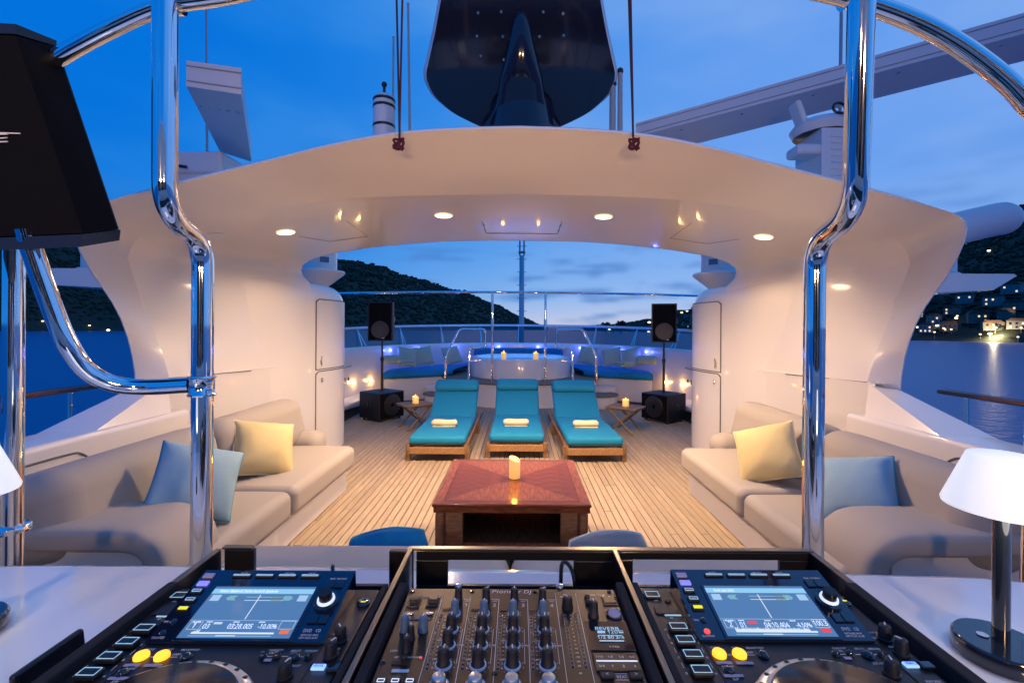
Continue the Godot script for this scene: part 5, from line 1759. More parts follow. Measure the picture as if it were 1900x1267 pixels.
func table_lamp(at: Vector3, label: String) -> void:
	var t := thing("table_lamp", label, "lamp", at)
	var b := MB.new()
	b.lathe([Vector2(0.0, 0.0), Vector2(0.058, 0.0), Vector2(0.0615, 0.004), Vector2(0.0615, 0.025), Vector2(0.058, 0.029), Vector2(0.0, 0.0292)], Transform3D.IDENTITY, 48)
	part("base", b, M.lamp_navy, t)
	b = MB.new()
	b.lathe([Vector2(0.0, 0.0295), Vector2(0.008, 0.031), Vector2(0.0, 0.032)], Transform3D(Basis.IDENTITY, Vector3(-0.018, 0, -0.012)), 16)
	part("touch_switch", b, M.collar_blue, t)
	b = MB.new()
	b.cyl(Vector3(0, 0.029, 0), 0.0115, 0.21, 20)
	part("stem", b, M.lamp_navy, t)
	b = MB.new()
	b.lathe([Vector2(0.070, 0.243), Vector2(0.0745, 0.2445), Vector2(0.0755, 0.249), Vector2(0.0440, 0.330), Vector2(0.0425, 0.3315), Vector2(0.0, 0.3315)], Transform3D.IDENTITY, 48)
	part("lamp_shade", b, M.shade_glow, t)
	b = MB.new()
	b.cyl(Vector3(0, 0.245, 0), 0.070, 0.004, 40)
	part("lamp_diffuser", b, M.shade_glow, t)
	lamp(t, Vector3(0, 0.225, 0.035), Color(1.0, 0.96, 0.9), 0.012, 0.05)

# ---------------------------------------------------------------- the DJ desk
const PY := 1.02
func make_case() -> void:
	var t := thing("equipment_case", "black three-bay equipment case with foam lined dividers", "case", Vector3(0, 0.9055, -0.6))
	var o := Vector3(0, -0.9055, 0.6)
	var b := MB.new()
	var bd := func(called: String, c: Vector3, sz: Vector3, m: Material, r := 0.002) -> void:
		var mb := MB.new()
		mb.box(c + o, sz, r, Basis.IDENTITY, 1)
		part(called, mb, m, t)
	bd.call("floor_board", Vector3(0, 0.910, -0.56), Vector3(1.09, 0.008, 0.60), M.laminate)
	# rear boards with their windows
	for w in [[-0.187, 0.178, -0.128, 0.105, 1.009, 0.962], [0.19, 0.545, 0.215, 0.487, 1.012, 0.962]]:
		bd.call("rear_board", Vector3((w[0] + w[1]) / 2, (1.027 + w[4]) / 2, -0.862), Vector3(w[1] - w[0], 1.027 - w[4], 0.01), M.laminate)
		bd.call("rear_board", Vector3((w[0] + w[1]) / 2, (w[5] + 0.914) / 2, -0.862), Vector3(w[1] - w[0], w[5] - 0.914, 0.01), M.laminate)
		bd.call("rear_board", Vector3((w[0] + w[2]) / 2, (w[4] + w[5]) / 2, -0.862), Vector3(w[2] - w[0], w[4] - w[5], 0.01), M.laminate)
		bd.call("rear_board", Vector3((w[3] + w[1]) / 2, (w[4] + w[5]) / 2, -0.862), Vector3(w[1] - w[3], w[4] - w[5], 0.01), M.laminate)
	bd.call("rear_board", Vector3(-0.515, 0.97, -0.862), Vector3(0.055, 0.112, 0.01), M.laminate)
	bd.call("rear_board", Vector3(-0.215, 0.97, -0.862), Vector3(0.045, 0.112, 0.01), M.laminate)
	bd.call("rear_board", Vector3(-0.365, 0.936, -0.862), Vector3(0.25, 0.05, 0.01), M.laminate)
	# bright edging along the top of the boards
	bd.call("top_edging", Vector3(0.175, 1.029, -0.862), Vector3(0.75, 0.004, 0.012), M.alloy, 0.0012)
	bd.call("top_edging", Vector3(-0.519, 1.029, -0.862), Vector3(0.055, 0.004, 0.012), M.alloy, 0.0012)
	# sides and dividers run back towards the user
	for q in [[-0.5525, 0.008, -0.55], [-0.1975, 0.007, -0.55], [0.1805, 0.007, -0.55], [0.5465, 0.008, -0.55]]:
		var hgt := 0.114 if absf(q[0]) < 0.3 else 0.112
		bd.call("side_board", Vector3(q[0], 0.914 + hgt / 2, q[2]), Vector3(q[1], hgt, 0.62), M.laminate)
		if absf(q[0]) < 0.3: bd.call("divider_edging", Vector3(q[0], 1.0295, q[2]), Vector3(q[1] + 0.001, 0.003, 0.62), M.alloy, 0.001)
		else: bd.call("side_edging", Vector3(q[0], 1.027, -0.80), Vector3(q[1] + 0.003, 0.003, 0.115), M.alloy, 0.001)
	for q in [[-0.5475, -0.53, 0.017, 0.42], [-0.2105, -0.545, 0.010, 0.40], [-0.184, -0.55, 0.013, 0.40], [0.1665, -0.55, 0.013, 0.41], [0.191, -0.55, 0.012, 0.41], [0.5385, -0.54, 0.02, 0.42]]:
		bd.call("foam_strip", Vector3(q[0], 0.985, q[1]), Vector3(q[2], 0.086 if absf(q[0]) < 0.5 else 0.094, q[3]), M.foam, 0.003)
	b = MB.new()
	b.tube(smooth([Vector3(0.108, 0.94, -0.835) + o, Vector3(0.104, 0.985, -0.85) + o, Vector3(0.095, 0.996, -0.875) + o, Vector3(0.086, 0.985, -0.89) + o, Vector3(0.085, 0.93, -0.9) + o], 6), 0.004, 8)
	part("cable", b, M.black_plastic, t)
	b = MB.new()
	b.tube(smooth([Vector3(-0.345, 0.93, -0.85) + o, Vector3(-0.345, 0.978, -0.865) + o, Vector3(-0.35, 0.986, -0.88) + o, Vector3(-0.357, 0.975, -0.895) + o], 6), 0.0035, 8)
	part("cable", b, M.black_plastic, t)

func slope(lz: float) -> float:
	return 0.0345 - (lz - 0.007) / 0.1205 * 0.0315
func lcd(which: int) -> ImageTexture:
	var W := 512
	var H2 := 288
	var im := Image.create(W, H2, false, Image.FORMAT_RGB8)
	im.fill(Color8(84, 126, 178))
	var rg := RandomNumberGenerator.new()
	rg.seed = 40 + which
	im.fill_rect(Rect2i(0, 14, W, 30), Color8(148, 208, 244))
	im.fill_rect(Rect2i(16, 52, 46, 36), Color8(170, 205, 240))
	im.fill_rect(Rect2i(W - 62, 52, 46, 36), Color8(170, 205, 240))
	for y in range(56, 84):
		var k := absi(y - 70)
		im.fill_rect(Rect2i(92 + k, y, 40, 1), Color8(126, 182, 196))
		im.fill_rect(Rect2i(W - 134, y, 48 - k, 1), Color8(126, 182, 196))
	var x0 := 190 if which == 0 else 205
	im.fill_rect(Rect2i(x0, 62, 190, 4), Color8(150, 190, 200))
	im.fill_rect(Rect2i(x0, 82, 190, 4), Color8(205, 225, 240))
	for k in 9: im.fill_rect(Rect2i(x0 + 130 + k * 6, 58 + rg.randi() % 8, 3, 28), Color8(110, 130, 120))
	im.fill_rect(Rect2i(252, 52, 5, 138), Color8(225, 236, 250))
	im.fill_rect(Rect2i(0, 196, W, 2), Color8(190, 215, 240))
	# track strip at the bottom
	im.fill_rect(Rect2i(50, 262, 380, 6), Color8(225, 240, 255))
	for k in 380:
		var hgt := 3
		if which == 0:
			if k < 34: hgt = int(4 + 22 * absf(sin(k * 0.7)) * k / 34.0)
		else: hgt = 8 + rg.randi() % 14
		if k > 350: hgt = 3
		im.fill_rect(Rect2i(50 + k, 262 - hgt, 1, hgt), Color8(225, 240, 255))
	im.fill_rect(Rect2i(44, 276, 380, 4), Color8(150, 190, 225))
	im.fill_rect(Rect2i(170, 274, 90, 6), Color8(205, 230, 255))
	im.fill_rect(Rect2i(452, 246, 44, 20), Color8(240, 120, 70) if which == 0 else Color8(245, 70, 70))
	# framed boxes
	for q in [[14, 204, 54, 40], [436, 198, 66, 42]]:
		im.fill_rect(Rect2i(q[0], q[1], q[2], 2), Color8(220, 235, 250)); im.fill_rect(Rect2i(q[0], q[1] + q[3], q[2], 2), Color8(220, 235, 250))
		im.fill_rect(Rect2i(q[0], q[1], 2, q[3]), Color8(220, 235, 250)); im.fill_rect(Rect2i(q[0] + q[2], q[1], 2, q[3]), Color8(220, 235, 250))
	if which == 1: im.fill_rect(Rect2i(126, 208, 44, 14), Color8(235, 80, 90))
	else: im.fill_rect(Rect2i(122, 206, 40, 12), Color8(200, 222, 242))
	for x in [84, 210, 330]: im.fill_rect(Rect2i(x, 202, 30, 7), Color8(205, 225, 245))
	return ImageTexture.create_from_image(im)

func knob(parent: Node, at: Vector3, r: float, h: float, m: Material, collar: Material = null, turn := 0.0, called := "knob") -> void:
	var n := Node3D.new()
	n.name = called
	parent.add_child(n, true)
	n.position = at
	n.rotation.y = turn
	var b := MB.new()
	b.lathe([Vector2(r * 1.12, 0.0), Vector2(r * 1.12, h * 0.12), Vector2(r, h * 0.16), Vector2(r * 0.86, h * 0.9), Vector2(r * 0.78, h * 0.985), Vector2(r * 0.7, h), Vector2(0, h)], Transform3D.IDENTITY, 20)
	part("cap", b, m, n)
	b = MB.new()
	b.box(Vector3(0, h + 0.0004, -r * 0.42), Vector3(r * 0.2, 0.0008, r * 0.84))
	b.box(Vector3(0, h * 0.62, -r * 0.9), Vector3(r * 0.2, h * 0.72, r * 0.06), 0.0, Basis(Vector3.RIGHT, -0.08))
	part("pointer", b, M.ink_white, n)
	if collar:
		b = MB.new()
		b.lathe([Vector2(r * 1.34, 0.0), Vector2(r * 1.34, h * 0.09), Vector2(r * 1.12, h * 0.12)], Transform3D.IDENTITY, 22)
		part("collar", b, collar, n)
func button(parent: Node, at: Vector3, size: Vector3, m: Material, basis := Basis.IDENTITY, rim: Material = null, called := "button") -> void:
	var b := MB.new()
	b.box(at + basis.y * size.y * 0.5, size, minf(size.y, minf(size.x, size.z)) * 0.3, basis, 2)
	var o := part(called, b, m, parent)
	if rim:
		b = MB.new()
		var y := size.y + 0.0004
		var x := size.x * 0.5 - 0.0022
		var z := size.z * 0.5 - 0.0022
		for e in [[0, -z, x * 2, 0.0008], [0, z, x * 2, 0.0008], [-x, 0, 0.0008, z * 2], [x, 0, 0.0008, z * 2]]:
			b.box(at + basis * Vector3(e[0], y, e[1]), Vector3(e[2], 0.0006, e[3]), 0.0, basis)
		part("light_rim", b, rim, o)

func make_player(x0: float, zr: float, which: int, label: String) -> void:
	var t := thing("deck_player", label, "deck player", Vector3(x0, PY, zr), 0.0, "deck players in the case")
	var b := MB.new()
	b.box(Vector3(0.16, -0.054, 0.2), Vector3(0.32, 0.106, 0.41), 0.003)
	part("body", b, M.player_panel, t)
	b = MB.new()
	for x in [0.053, 0.284]: b.box(Vector3(x, -0.0006, 0.265), Vector3(0.0016, 0.0014, 0.27))
	part("panel_seam", b, M.caulk, t)
	# raised display housing
	var pr := PackedVector2Array([Vector2(0.005, 0), Vector2(0.007, 0.0345), Vector2(0.1275, 0.003), Vector2(0.1275, 0)])
	b = MB.new()
	b.prism(pr, 0.236, Transform3D(Basis(Vector3(0, 0, 1), Vector3(0, 1, 0), Vector3(-1, 0, 0)), Vector3(0.285, 0.0, 0)))
	part("display_housing", b, M.display_housing, t)
	var tilt := Basis(Vector3.RIGHT, atan2(0.0315, 0.1205))
	var H3 := func(x: float, z: float, up := 0.0) -> Vector3: return Vector3(x, slope(z), z) + tilt * Vector3(0, up, 0)
	# screen
	var sx0 := 0.080
	var sx1 := 0.232
	if which == 0: sx0 = 0.098; sx1 = 0.247
	sx0 = 0.088; sx1 = 0.238
	b = MB.new()
	b.box(H3.call((sx0 + sx1) / 2, 0.083, 0.0004), Vector3(sx1 - sx0 + 0.008, 0.003, 0.092), 0.001, tilt)
	var bez := part("screen_bezel", b, M.display_housing, t)
	b = MB.new()
	var q0: Vector3 = H3.call(sx0, 0.041, 0.0026)
	var q1: Vector3 = H3.call(sx1, 0.041, 0.0026)
	var q2: Vector3 = H3.call(sx1, 0.124, 0.0026)
	var q3: Vector3 = H3.call(sx0, 0.124, 0.0026)
	b.quad(q0, q1, q2, q3)
	var sm := StandardMaterial3D.new()
	sm.resource_name = "lcd_screen"
	sm.albedo_color = Color(0.03, 0.04, 0.05)
	sm.roughness = 0.12
	sm.emission_enabled = true
	sm.emission_texture = lcd(which)
	sm.emission_energy_multiplier = 0.95
	part("screen", b, sm, t)
	b = MB.new()
	var ty := tilt * Basis(Vector3.RIGHT, -PI / 2)
	var at := func(u: float, w: float) -> Vector3: return H3.call(lerpf(sx0, sx1, u), lerpf(0.041, 0.124, w), 0.0032)
	words(b, "03" if which == 0 else "01", at.call(0.19, 0.80), 0.0072, ty, 0.85)
	words(b, "03:28.005" if which == 0 else "04:10.404", at.call(0.50, 0.80), 0.0072, ty, 0.78)
	words(b, "-10.00%" if which == 0 else "-4.50%", at.call(0.75, 0.80), 0.0066, ty, 0.78)
	words(b, "1" if which == 0 else "2", at.call(0.08, 0.79), 0.0075, ty)
	if which == 1: words(b, "100.3", at.call(0.915, 0.765), 0.0075, ty, 0.75)
	words(b, "PLAYER", at.call(0.08, 0.725), 0.0024, ty)
	words(b, "Kerri Chandler & Dennis Quin feat Troy" if false else ("Future Classics & Cosmic Sound & Space etc" if which == 0 else "Road Less (Mix)"), at.call(0.36 if which == 0 else 0.18, 0.105), 0.0042, ty, 0.75)
	part("screen_lettering", b, M.white_led, t)
	# source keys down the side and menu keys along the top
	var xs := [0.0558, 0.0567, 0.0572, 0.0582, 0.0589]
	var zs := [0.0197, 0.0345, 0.0487, 0.0638, 0.0791]
	var nm := ["", "LINK", "USB", "SD", "DISC"]
	var ink := MB.new()
	for k in 5:
		button(t, H3.call(xs[k] + 0.006, zs[k]), Vector3(0.0165, 0.003, 0.0085), [M.ink_lilac, M.lilac_led, M.knob_rubber, M.knob_rubber, M.knob_rubber][k], tilt, M.cyan_led if k in [2, 3] else (M.yellow_led if k == 4 else null), "source_key")
		if k == 4:
			b = MB.new()
			b.box(H3.call(xs[k] + 0.006, zs[k], 0.0033), Vector3(0.0105, 0.0006, 0.0035), 0.0, tilt)
			part("key_light", b, M.yellow_led, t)
		elif nm[k]: words(ink, nm[k], H3.call(xs[k] + 0.006, zs[k], 0.0036), 0.0034, ty)
	for k in 4:
		button(t, H3.call(0.113 + 0.0353 * k, 0.0195), Vector3(0.029, 0.003, 0.0065), M.knob_rubber, tilt, M.cyan_led, "menu_key")
		words(ink, ["BROWSE", "TAG LIST", "INFO", "MENU"][k], H3.call(0.113 + 0.0353 * k, 0.0195, 0.0036), 0.0024, ty)
		words(ink, ["SEARCH", "", "LINK INFO", "UTILITY"][k] if k != 1 else " ", H3.call(0.113 + 0.0353 * k, 0.0135, 0.0006), 0.0024, ty)
	# rotary selector and its four plates
	b = MB.new()
	b.lathe([Vector2(0.0175, 0.0), Vector2(0.0175, 0.004), Vector2(0.0125, 0.005)], Transform3D(tilt, H3.call(0.263, 0.0655)), 28)
	part("selector_ring", b, M.black_gloss, t)
	b = MB.new()
	b.lathe([Vector2(0.0125, 0.0045), Vector2(0.0120, 0.0075), Vector2(0.0095, 0.008)], Transform3D(tilt, H3.call(0.263, 0.0655)), 28)
	part("selector_light", b, M.white_led, t)
	b = MB.new()
	for k in 24:
		var a0 := TAU * k / 24
		b.box(H3.call(0.263, 0.0655) + tilt * Vector3(cos(a0) * 0.0085, 0.012, sin(a0) * 0.0085), Vector3(0.0012, 0.014, 0.0022), 0.0, tilt * Basis(Vector3.UP, -a0))
	b.lathe([Vector2(0.0088, 0.005), Vector2(0.0085, 0.018), Vector2(0.0075, 0.0195), Vector2(0.0, 0.0195)], Transform3D(tilt, H3.call(0.263, 0.0655)), 24)
	part("selector_knob", b, M.black_plastic, t)
	for e in [[0.2555, 0.034], [0.2695, 0.034], [0.2565, 0.094], [0.2705, 0.094]]:
		button(t, H3.call(e[0], e[1]), Vector3(0.0125, 0.0025, 0.014), M.black_gloss, tilt, null, "plate_key")
	words(ink, "DVD", H3.call(0.2565, 0.111, 0.0008), 0.0045, ty)
	words(ink, "CD", H3.call(0.271, 0.111, 0.0008), 0.004, ty)
	words(ink, "MP3-AAC-WAV", H3.call(0.262, 0.1175, 0.0008), 0.0026, ty)
	words(ink, "AIFF-FLAC-ALAC", H3.call(0.262, 0.1215, 0.0008), 0.0026, ty)
	words(ink, "BACK", H3.call(0.2555, 0.0235, 0.0008), 0.0022, ty)
	words(ink, "TAG TRACK", H3.call(0.2695, 0.0235, 0.0008), 0.0022, ty)
	words(ink, "TIME", H3.call(0.049 + 0.006, 0.0985, 0.0008), 0.0024, ty)
	words(ink, "QUANTIZE", H3.call(0.0625, 0.1225, 0.0008), 0.0026, ty)
	for e in [[0.0655, 0.0985, M.black_gloss], [0.0635, 0.1155, M.red_led if which == 1 else M.black_gloss]]:
		b = MB.new()
		b.lathe([Vector2(0.0042, 0.0), Vector2(0.0042, 0.0015), Vector2(0.0026, 0.0028), Vector2(0.0, 0.003)], Transform3D(tilt, H3.call(e[0], e[1])), 14)
		part("round_key", b, e[2], t)
	# slots and lid on the flank
	button(t, Vector3(0.016, 0, 0.020), Vector3(0.024, 0.0025, 0.018), M.black_plastic, Basis.IDENTITY, M.cyan_led, "usb_port")
	b = MB.new()
	b.lathe([Vector2(0.005, 0.0), Vector2(0.005, 0.001), Vector2(0.0, 0.001)], Transform3D(Basis.IDENTITY, Vector3(0.036, 0, 0.033)), 14)
	part("usb_stop_key", b, M.black_gloss, t)
	button(t, Vector3(0.026, 0, 0.058), Vector3(0.033, 0.0015, 0.018), M.player_panel, Basis.IDENTITY, null, "card_lid")
	b = MB.new()
	b.box(Vector3(0.032, 0.0006, 0.0705), Vector3(0.024, 0.001, 0.0022))
	part("card_light", b, M.cyan_led, t)
	for k in 4:
		button(t, Vector3(0.0285, 0, 0.103 + 0.0273 * k), Vector3(0.026, 0.006, 0.0165), M.black_plastic, Basis.IDENTITY, M.cyan_led, "hot_cue_key")
		words(ink, ["A", "B", "C", "D"][k], Vector3(0.0105, 0.0005, 0.103 + 0.0273 * k), 0.0032)
		words(ink, ["E", "F", "G", "H"][k], Vector3(0.0465, 0.0005, 0.103 + 0.0273 * k), 0.0032)
		if k < 3:
			ink.box(Vector3(0.0105, 0.0004, 0.1165 + 0.0273 * k), Vector3(0.0006, 0.0004, 0.009))
			ink.box(Vector3(0.0465, 0.0004, 0.1165 + 0.0273 * k), Vector3(0.0006, 0.0004, 0.009))
	words(ink, "HOT CUE", Vector3(0.028, 0.0005, 0.090), 0.0032, Basis(Vector3.RIGHT, -PI / 2), 1.0, 0.0003, 0.2)
	words(ink, "SD", Vector3(0.028, 0.0005, 0.0765), 0.0032)
	words(ink, "USB", Vector3(0.018, 0.0005, 0.034), 0.0026)
	# loop in and out, lit
	for x in [0.0645, 0.0905]:
		b = MB.new()
		b.lathe([Vector2(0.0088, 0.0), Vector2(0.0088, 0.003), Vector2(0.0074, 0.005), Vector2(0.0, 0.0055)], Transform3D(Basis.IDENTITY, Vector3(x, 0, 0.152)), 24)
		part("loop_key", b, M.amber_led, t)
	for e in [[0.121, 0.152, 0.0058, M.black_gloss], [0.0645, 0.180, 0.0055, M.black_gloss], [0.217, 0.1495, 0.0042, M.black_gloss], [0.2345, 0.1495, 0.0042, M.black_gloss], [0.2565, 0.151, 0.0062, M.black_gloss], [0.275, 0.150, 0.0042, M.black_gloss]]:
		b = MB.new()
		b.lathe([Vector2(e[2] * 1.25, 0.0), Vector2(e[2] * 1.25, 0.0008), Vector2(e[2] * 1.02, 0.001), Vector2(e[2], 0.003), Vector2(e[2] * 0.6, 0.0052), Vector2(0.0, 0.0055)], Transform3D(Basis.IDENTITY, Vector3(e[0], 0, e[1])), 20)
		part("round_key", b, e[3], t)
	for e in [["IN/CUE", 0.0645, 0.1385], ["OUT", 0.0905, 0.1385], ["RELOOP/EXIT", 0.117, 0.139], ["LOOP", 0.1055, 0.1475], ["CUE/LOOP", 0.228, 0.1385], ["CALL", 0.226, 0.1435], ["DELETE", 0.2545, 0.1395], ["MEMORY", 0.274, 0.1395], ["JOG ADJUST", 0.262, 0.166], ["4/8 BEAT", 0.066, 0.1725], ["SLIP", 0.0665, 0.1935], ["BEAT SYNC", 0.302, 0.1955], ["TOUCH/BRAKE", 0.3015, 0.1175], ["VINYL SPEED ADJUST", 0.2985, 0.1065], ["RELEASE/START", 0.303, 0.1355], ["EJECT", 0.305, 0.024]]:
		words(ink, e[0], Vector3(e[1], 0.0005, e[2]), 0.0031, Basis(Vector3.RIGHT, -PI / 2), 0.9 if e[0].length() < 12 else 0.45, 0.0003, 0.2)
	for e in [[0.0775, 0.152, 0.005], [0.104, 0.152, 0.012], [0.226, 0.1495, 0.007], [0.2455, 0.1497, 0.008], [0.266, 0.15, 0.006]]: ink.box(Vector3(e[0], 0.0004, e[1]), Vector3(e[2], 0.0004, 0.0006))
	part("lettering", ink, M.ink_white, t)
	b = MB.new()
	for e in [[0.0645, 0.1665, 0.0195], [0.0905, 0.1665, 0.0215], [0.0665, 0.188, 0.024], [0.227, 0.1565, 0.009]]: b.box(Vector3(e[0], 0.0005, e[1]), Vector3(e[2], 0.0006, 0.0042))
	part("caption_bars", b, M.ink_lilac, t)
	# eject key, tempo knobs and jog adjust
	b = MB.new()
	b.lathe([Vector2(0.0098, 0.0), Vector2(0.0098, 0.002), Vector2(0.008, 0.0035), Vector2(0.0, 0.003)], Transform3D(Basis.IDENTITY, Vector3(0.307, 0, 0.036)), 22)
	var ej := part("eject_key", b, M.black_gloss, t)
	b = MB.new()
	b.box(Vector3(0.307, 0.0036, 0.0365), Vector3(0.007, 0.0006, 0.0022))
	part("light_mark", b, M.yellow_led, ej)
	knob(t, Vector3(0.304, 0, 0.119), 0.0082, 0.019, M.knob_rubber, null, 0.6 - 1.2 * which)
	knob(t, Vector3(0.303, 0, 0.1475), 0.0082, 0.019, M.knob_rubber, null, -0.5 + 1.0 * which)
	knob(t, Vector3(0.262, 0, 0.1825), 0.0085, 0.017, M.knob_rubber, null, -0.3)
	button(t, Vector3(0.2965, 0, 0.1695), Vector3(0.0165, 0.003, 0.0085), M.vinyl_led, Basis.IDENTITY, null, "vinyl_key")
	button(t, Vector3(0.3155, 0, 0.171), Vector3(0.015, 0.004, 0.0115), M.black_gloss, Basis.IDENTITY, null, "mode_key")
	b = MB.new()
	words(b, "VINYL", Vector3(0.2965, 0.0034, 0.1695), 0.0036)
	part("key_lettering", b, M.knob_rubber, t)
	# jog wheel: rim with finger dimples, raised polished plate
	var jc := Vector3(0.162, -0.004, 0.277)
	b = MB.new()
	b.lathe([Vector2(0.1085, 0.0), Vector2(0.1085, 0.004), Vector2(0.1035, 0.006), Vector2(0.1035, 0.014), Vector2(0.100, 0.0185), Vector2(0.091, 0.021), Vector2(0.088, 0.021)], Transform3D(Basis.IDENTITY, jc), 72)
	var jog := part("jog_rim", b, M.silver, t)
	b = MB.new()
	for k in 30:
		var a := TAU * k / 30
		b.ball(jc + Vector3(cos(a) * 0.0965, 0.0192, sin(a) * 0.0965), Vector3(0.0035, 0.0014, 0.0035), 8, 5)
	part("finger_studs", b, M.player_panel, jog)
	b = MB.new()
	b.lathe([Vector2(0.088, 0.018), Vector2(0.0878, 0.0245), Vector2(0.0855, 0.0265), Vector2(0.0, 0.0275)], Transform3D(Basis.IDENTITY, jc), 72)
	part("jog_plate", b, M.jog_black, t)

func make_mixer() -> void:
	var t := thing("dj_mixer", "four channel mixer with rows of upright knobs between the two players", "mixer", Vector3(-0.174, PY, -0.747))
	var L := func(x: float, z: float, y := 0.0) -> Vector3: return Vector3(x + 0.174, y, z + 0.747)
	var b := MB.new()
	b.box(Vector3(0.166, -0.053, 0.205), Vector3(0.331, 0.106, 0.41), 0.003)
	part("body", b, M.faceplate, t)
	var ink := MB.new()
	for e in [[-0.116, -0.73], [-0.0722, -0.722], [-0.0275, -0.716], [0.0165, -0.716], [0.0605, -0.733], [0.0928, -0.733]]:
		ink.box(L.call(e[0], (e[1] - 0.40) / 2, 0.0003), Vector3(0.0007, 0.0006, -0.40 - e[1]))
	words(ink, "Pioneer Dj", L.call(-0.0085, -0.7365, 0.0005), 0.0085, Basis(Vector3.RIGHT, -PI / 2), 1.15, 0.0003, 0.15)
	var cx := [-0.0908, -0.048, -0.005, 0.0386]
	for k in 4:
		var x: float = cx[k]
		# source selector, trim, three equaliser knobs, colour knob
		knob(t, L.call(x + 0.001, -0.712), 0.0062, 0.020, M.knob_rubber, null, [0.5, -0.7, 0.0, -0.9][k], "selector_knob")
		knob(t, L.call(x, -0.679), 0.0064, 0.020, M.knob_blue, M.collar_blue, [0.15, 0.0, 0.1, -0.1][k], "trim_knob")
		knob(t, L.call(x, -0.6435), 0.0076, 0.021, M.knob_rubber, M.collar_blue, [0.0, 0.1, 0.0, -0.1][k], "equaliser_knob")
		knob(t, L.call(x, -0.6115), 0.0076, 0.021, M.knob_rubber, M.collar_blue, [-0.2, -0.1, 0.05, 0.0][k], "equaliser_knob")
		knob(t, L.call(x, -0.5755), 0.0080, 0.022, M.knob_rubber, M.collar_blue, [-0.1, 0.0, 0.05, 0.0][k], "equaliser_knob")
		knob(t, L.call(x - 0.0005, -0.5435), 0.0092, 0.012, M.silver, M.collar_blue, -0.05, "colour_knob")
		for e in [[-0.6435, 0.0076], [-0.6115, 0.0076], [-0.5755, 0.0080], [-0.679, 0.0064]]:
			for d in 9:
				var a := lerpf(-2.4, 2.4, d / 8.0)
				ink.box(L.call(x + sin(a) * e[1] * 1.75, e[0] - cos(a) * e[1] * 1.75, 0.0003), Vector3(0.0008, 0.0005, 0.0008))
		words(ink, str(k + 1), L.call(x + 0.0145, -0.7005, 0.0005), 0.0072)
		words(ink, "PHONO", L.call(x + 0.0145, -0.7155, 0.0005), 0.0022)
		words(ink, "LINE", L.call(x + 0.0145, -0.711, 0.0005), 0.0022)
		words(ink, "HI", L.call(x - 0.012, -0.652, 0.0005), 0.0026)
		words(ink, "MID", L.call(x - 0.012, -0.621, 0.0005), 0.0026)
		words(ink, "LOW", L.call(x - 0.012, -0.586, 0.0005), 0.0026)
		words(ink, "EQ/ISO", L.call(x + 0.015, -0.612, 0.0005), 0.0026)
		ink.box(L.call(x + 0.0155, -0.630, 0.0003), Vector3(0.0005, 0.0005, 0.030))
		ink.box(L.call(x + 0.0155, -0.594, 0.0003), Vector3(0.0005, 0.0005, 0.030))
		# level meter slot with its segments
		meter(t, L, [-0.110, -0.0664, -0.0230, 0.0205][k], -0.677, -0.567)
		b = MB.new()
		b.box(L.call(x - 0.013, -0.688, 0.0003), Vector3(0.013, 0.0008, 0.0045))
		part("caption_bar", b, M.black_gloss, t)
	for x in [0.0700, 0.0862]: meter(t, L, x, -0.681, -0.571)
	var lv := ["9", "6", "3", "1", "0", "-1", "-3", "-6", "-9", "-12", "-15", "-18", "-24", "-30"]
	for k in 14: words(ink, lv[k], L.call(0.0781, -0.677 + 0.0078 * k, 0.0005), 0.0024)
	for q in cx: for k in 14: ink.box(L.call(q - 0.0125, -0.672 + 0.0078 * k, 0.0003), Vector3(0.0022, 0.0005, 0.0005))
	words(ink, "dB", L.call(0.0781, -0.5635, 0.0005), 0.0024)
	# microphone and usb corner
	for e in [[-0.156, -0.7045], [-0.128, -0.7055]]:
		b = MB.new()
		b.box(L.call(e[0], e[1], 0.001), Vector3(0.019, 0.002, 0.022), 0.001)
		part("usb_frame", b, M.black_gloss, t)
		b = MB.new()
		b.box(L.call(e[0], e[1] - 0.003, 0.004), Vector3(0.013, 0.006, 0.010), 0.001)
		part("usb_socket", b, M.black_plastic, t)
	words(ink, "USB", L.call(-0.142, -0.7205, 0.0012), 0.0026)
	words(ink, "MIC", L.call(-0.143, -0.6665, 0.0012), 0.0030)
	for e in [[-0.142, -0.7205, 0.05], [-0.1425, -0.6665, 0.041]]:
		b = MB.new()
		b.box(L.call(e[0], e[1], 0.0003), Vector3(e[2], 0.0008, 0.0045))
		part("caption_bar", b, M.seam, t)
	for x in [-0.156, -0.1278]: button(t, L.call(x, -0.677), Vector3(0.011, 0.003, 0.005), M.steel, Basis.IDENTITY, null, "source_key")
	knob(t, L.call(-0.155, -0.6415), 0.0062, 0.021, M.knob_blue, null, 0.1, "microphone_knob")
	knob(t, L.call(-0.1298, -0.6415), 0.0062, 0.021, M.knob_blue, null, -0.1, "microphone_knob")
	knob(t, L.call(-0.1425, -0.624), 0.0052, 0.019, M.knob_rubber, null, 0.2, "microphone_knob")
	knob(t, L.call(-0.1428, -0.600), 0.0054, 0.020, M.knob_rubber, null, 0.0, "microphone_knob")
	words(ink, "LOW", L.call(-0.159, -0.6005, 0.0005), 0.0034)
	words(ink, "OFF   ON   TALK OVER", L.call(-0.139, -0.589, 0.0005), 0.0024)
	b = MB.new()
	b.box(L.call(-0.146, -0.579, 0.0006), Vector3(0.020, 0.0014, 0.006))
	var sw := part("switch_slot", b, M.caulk, t)
	b = MB.new()
	b.box(L.call(-0.1405, -0.579, 0.005), Vector3(0.007, 0.01, 0.006), 0.002)
	part("switch_lever", b, M.knob_rubber, sw)
	b = MB.new()
	b.ball(L.call(-0.1215, -0.588, 0.0008), Vector3(0.0018, 0.0012, 0.0018), 10, 6)
	part("talkover_light", b, M.red_led, t)
	b = MB.new()
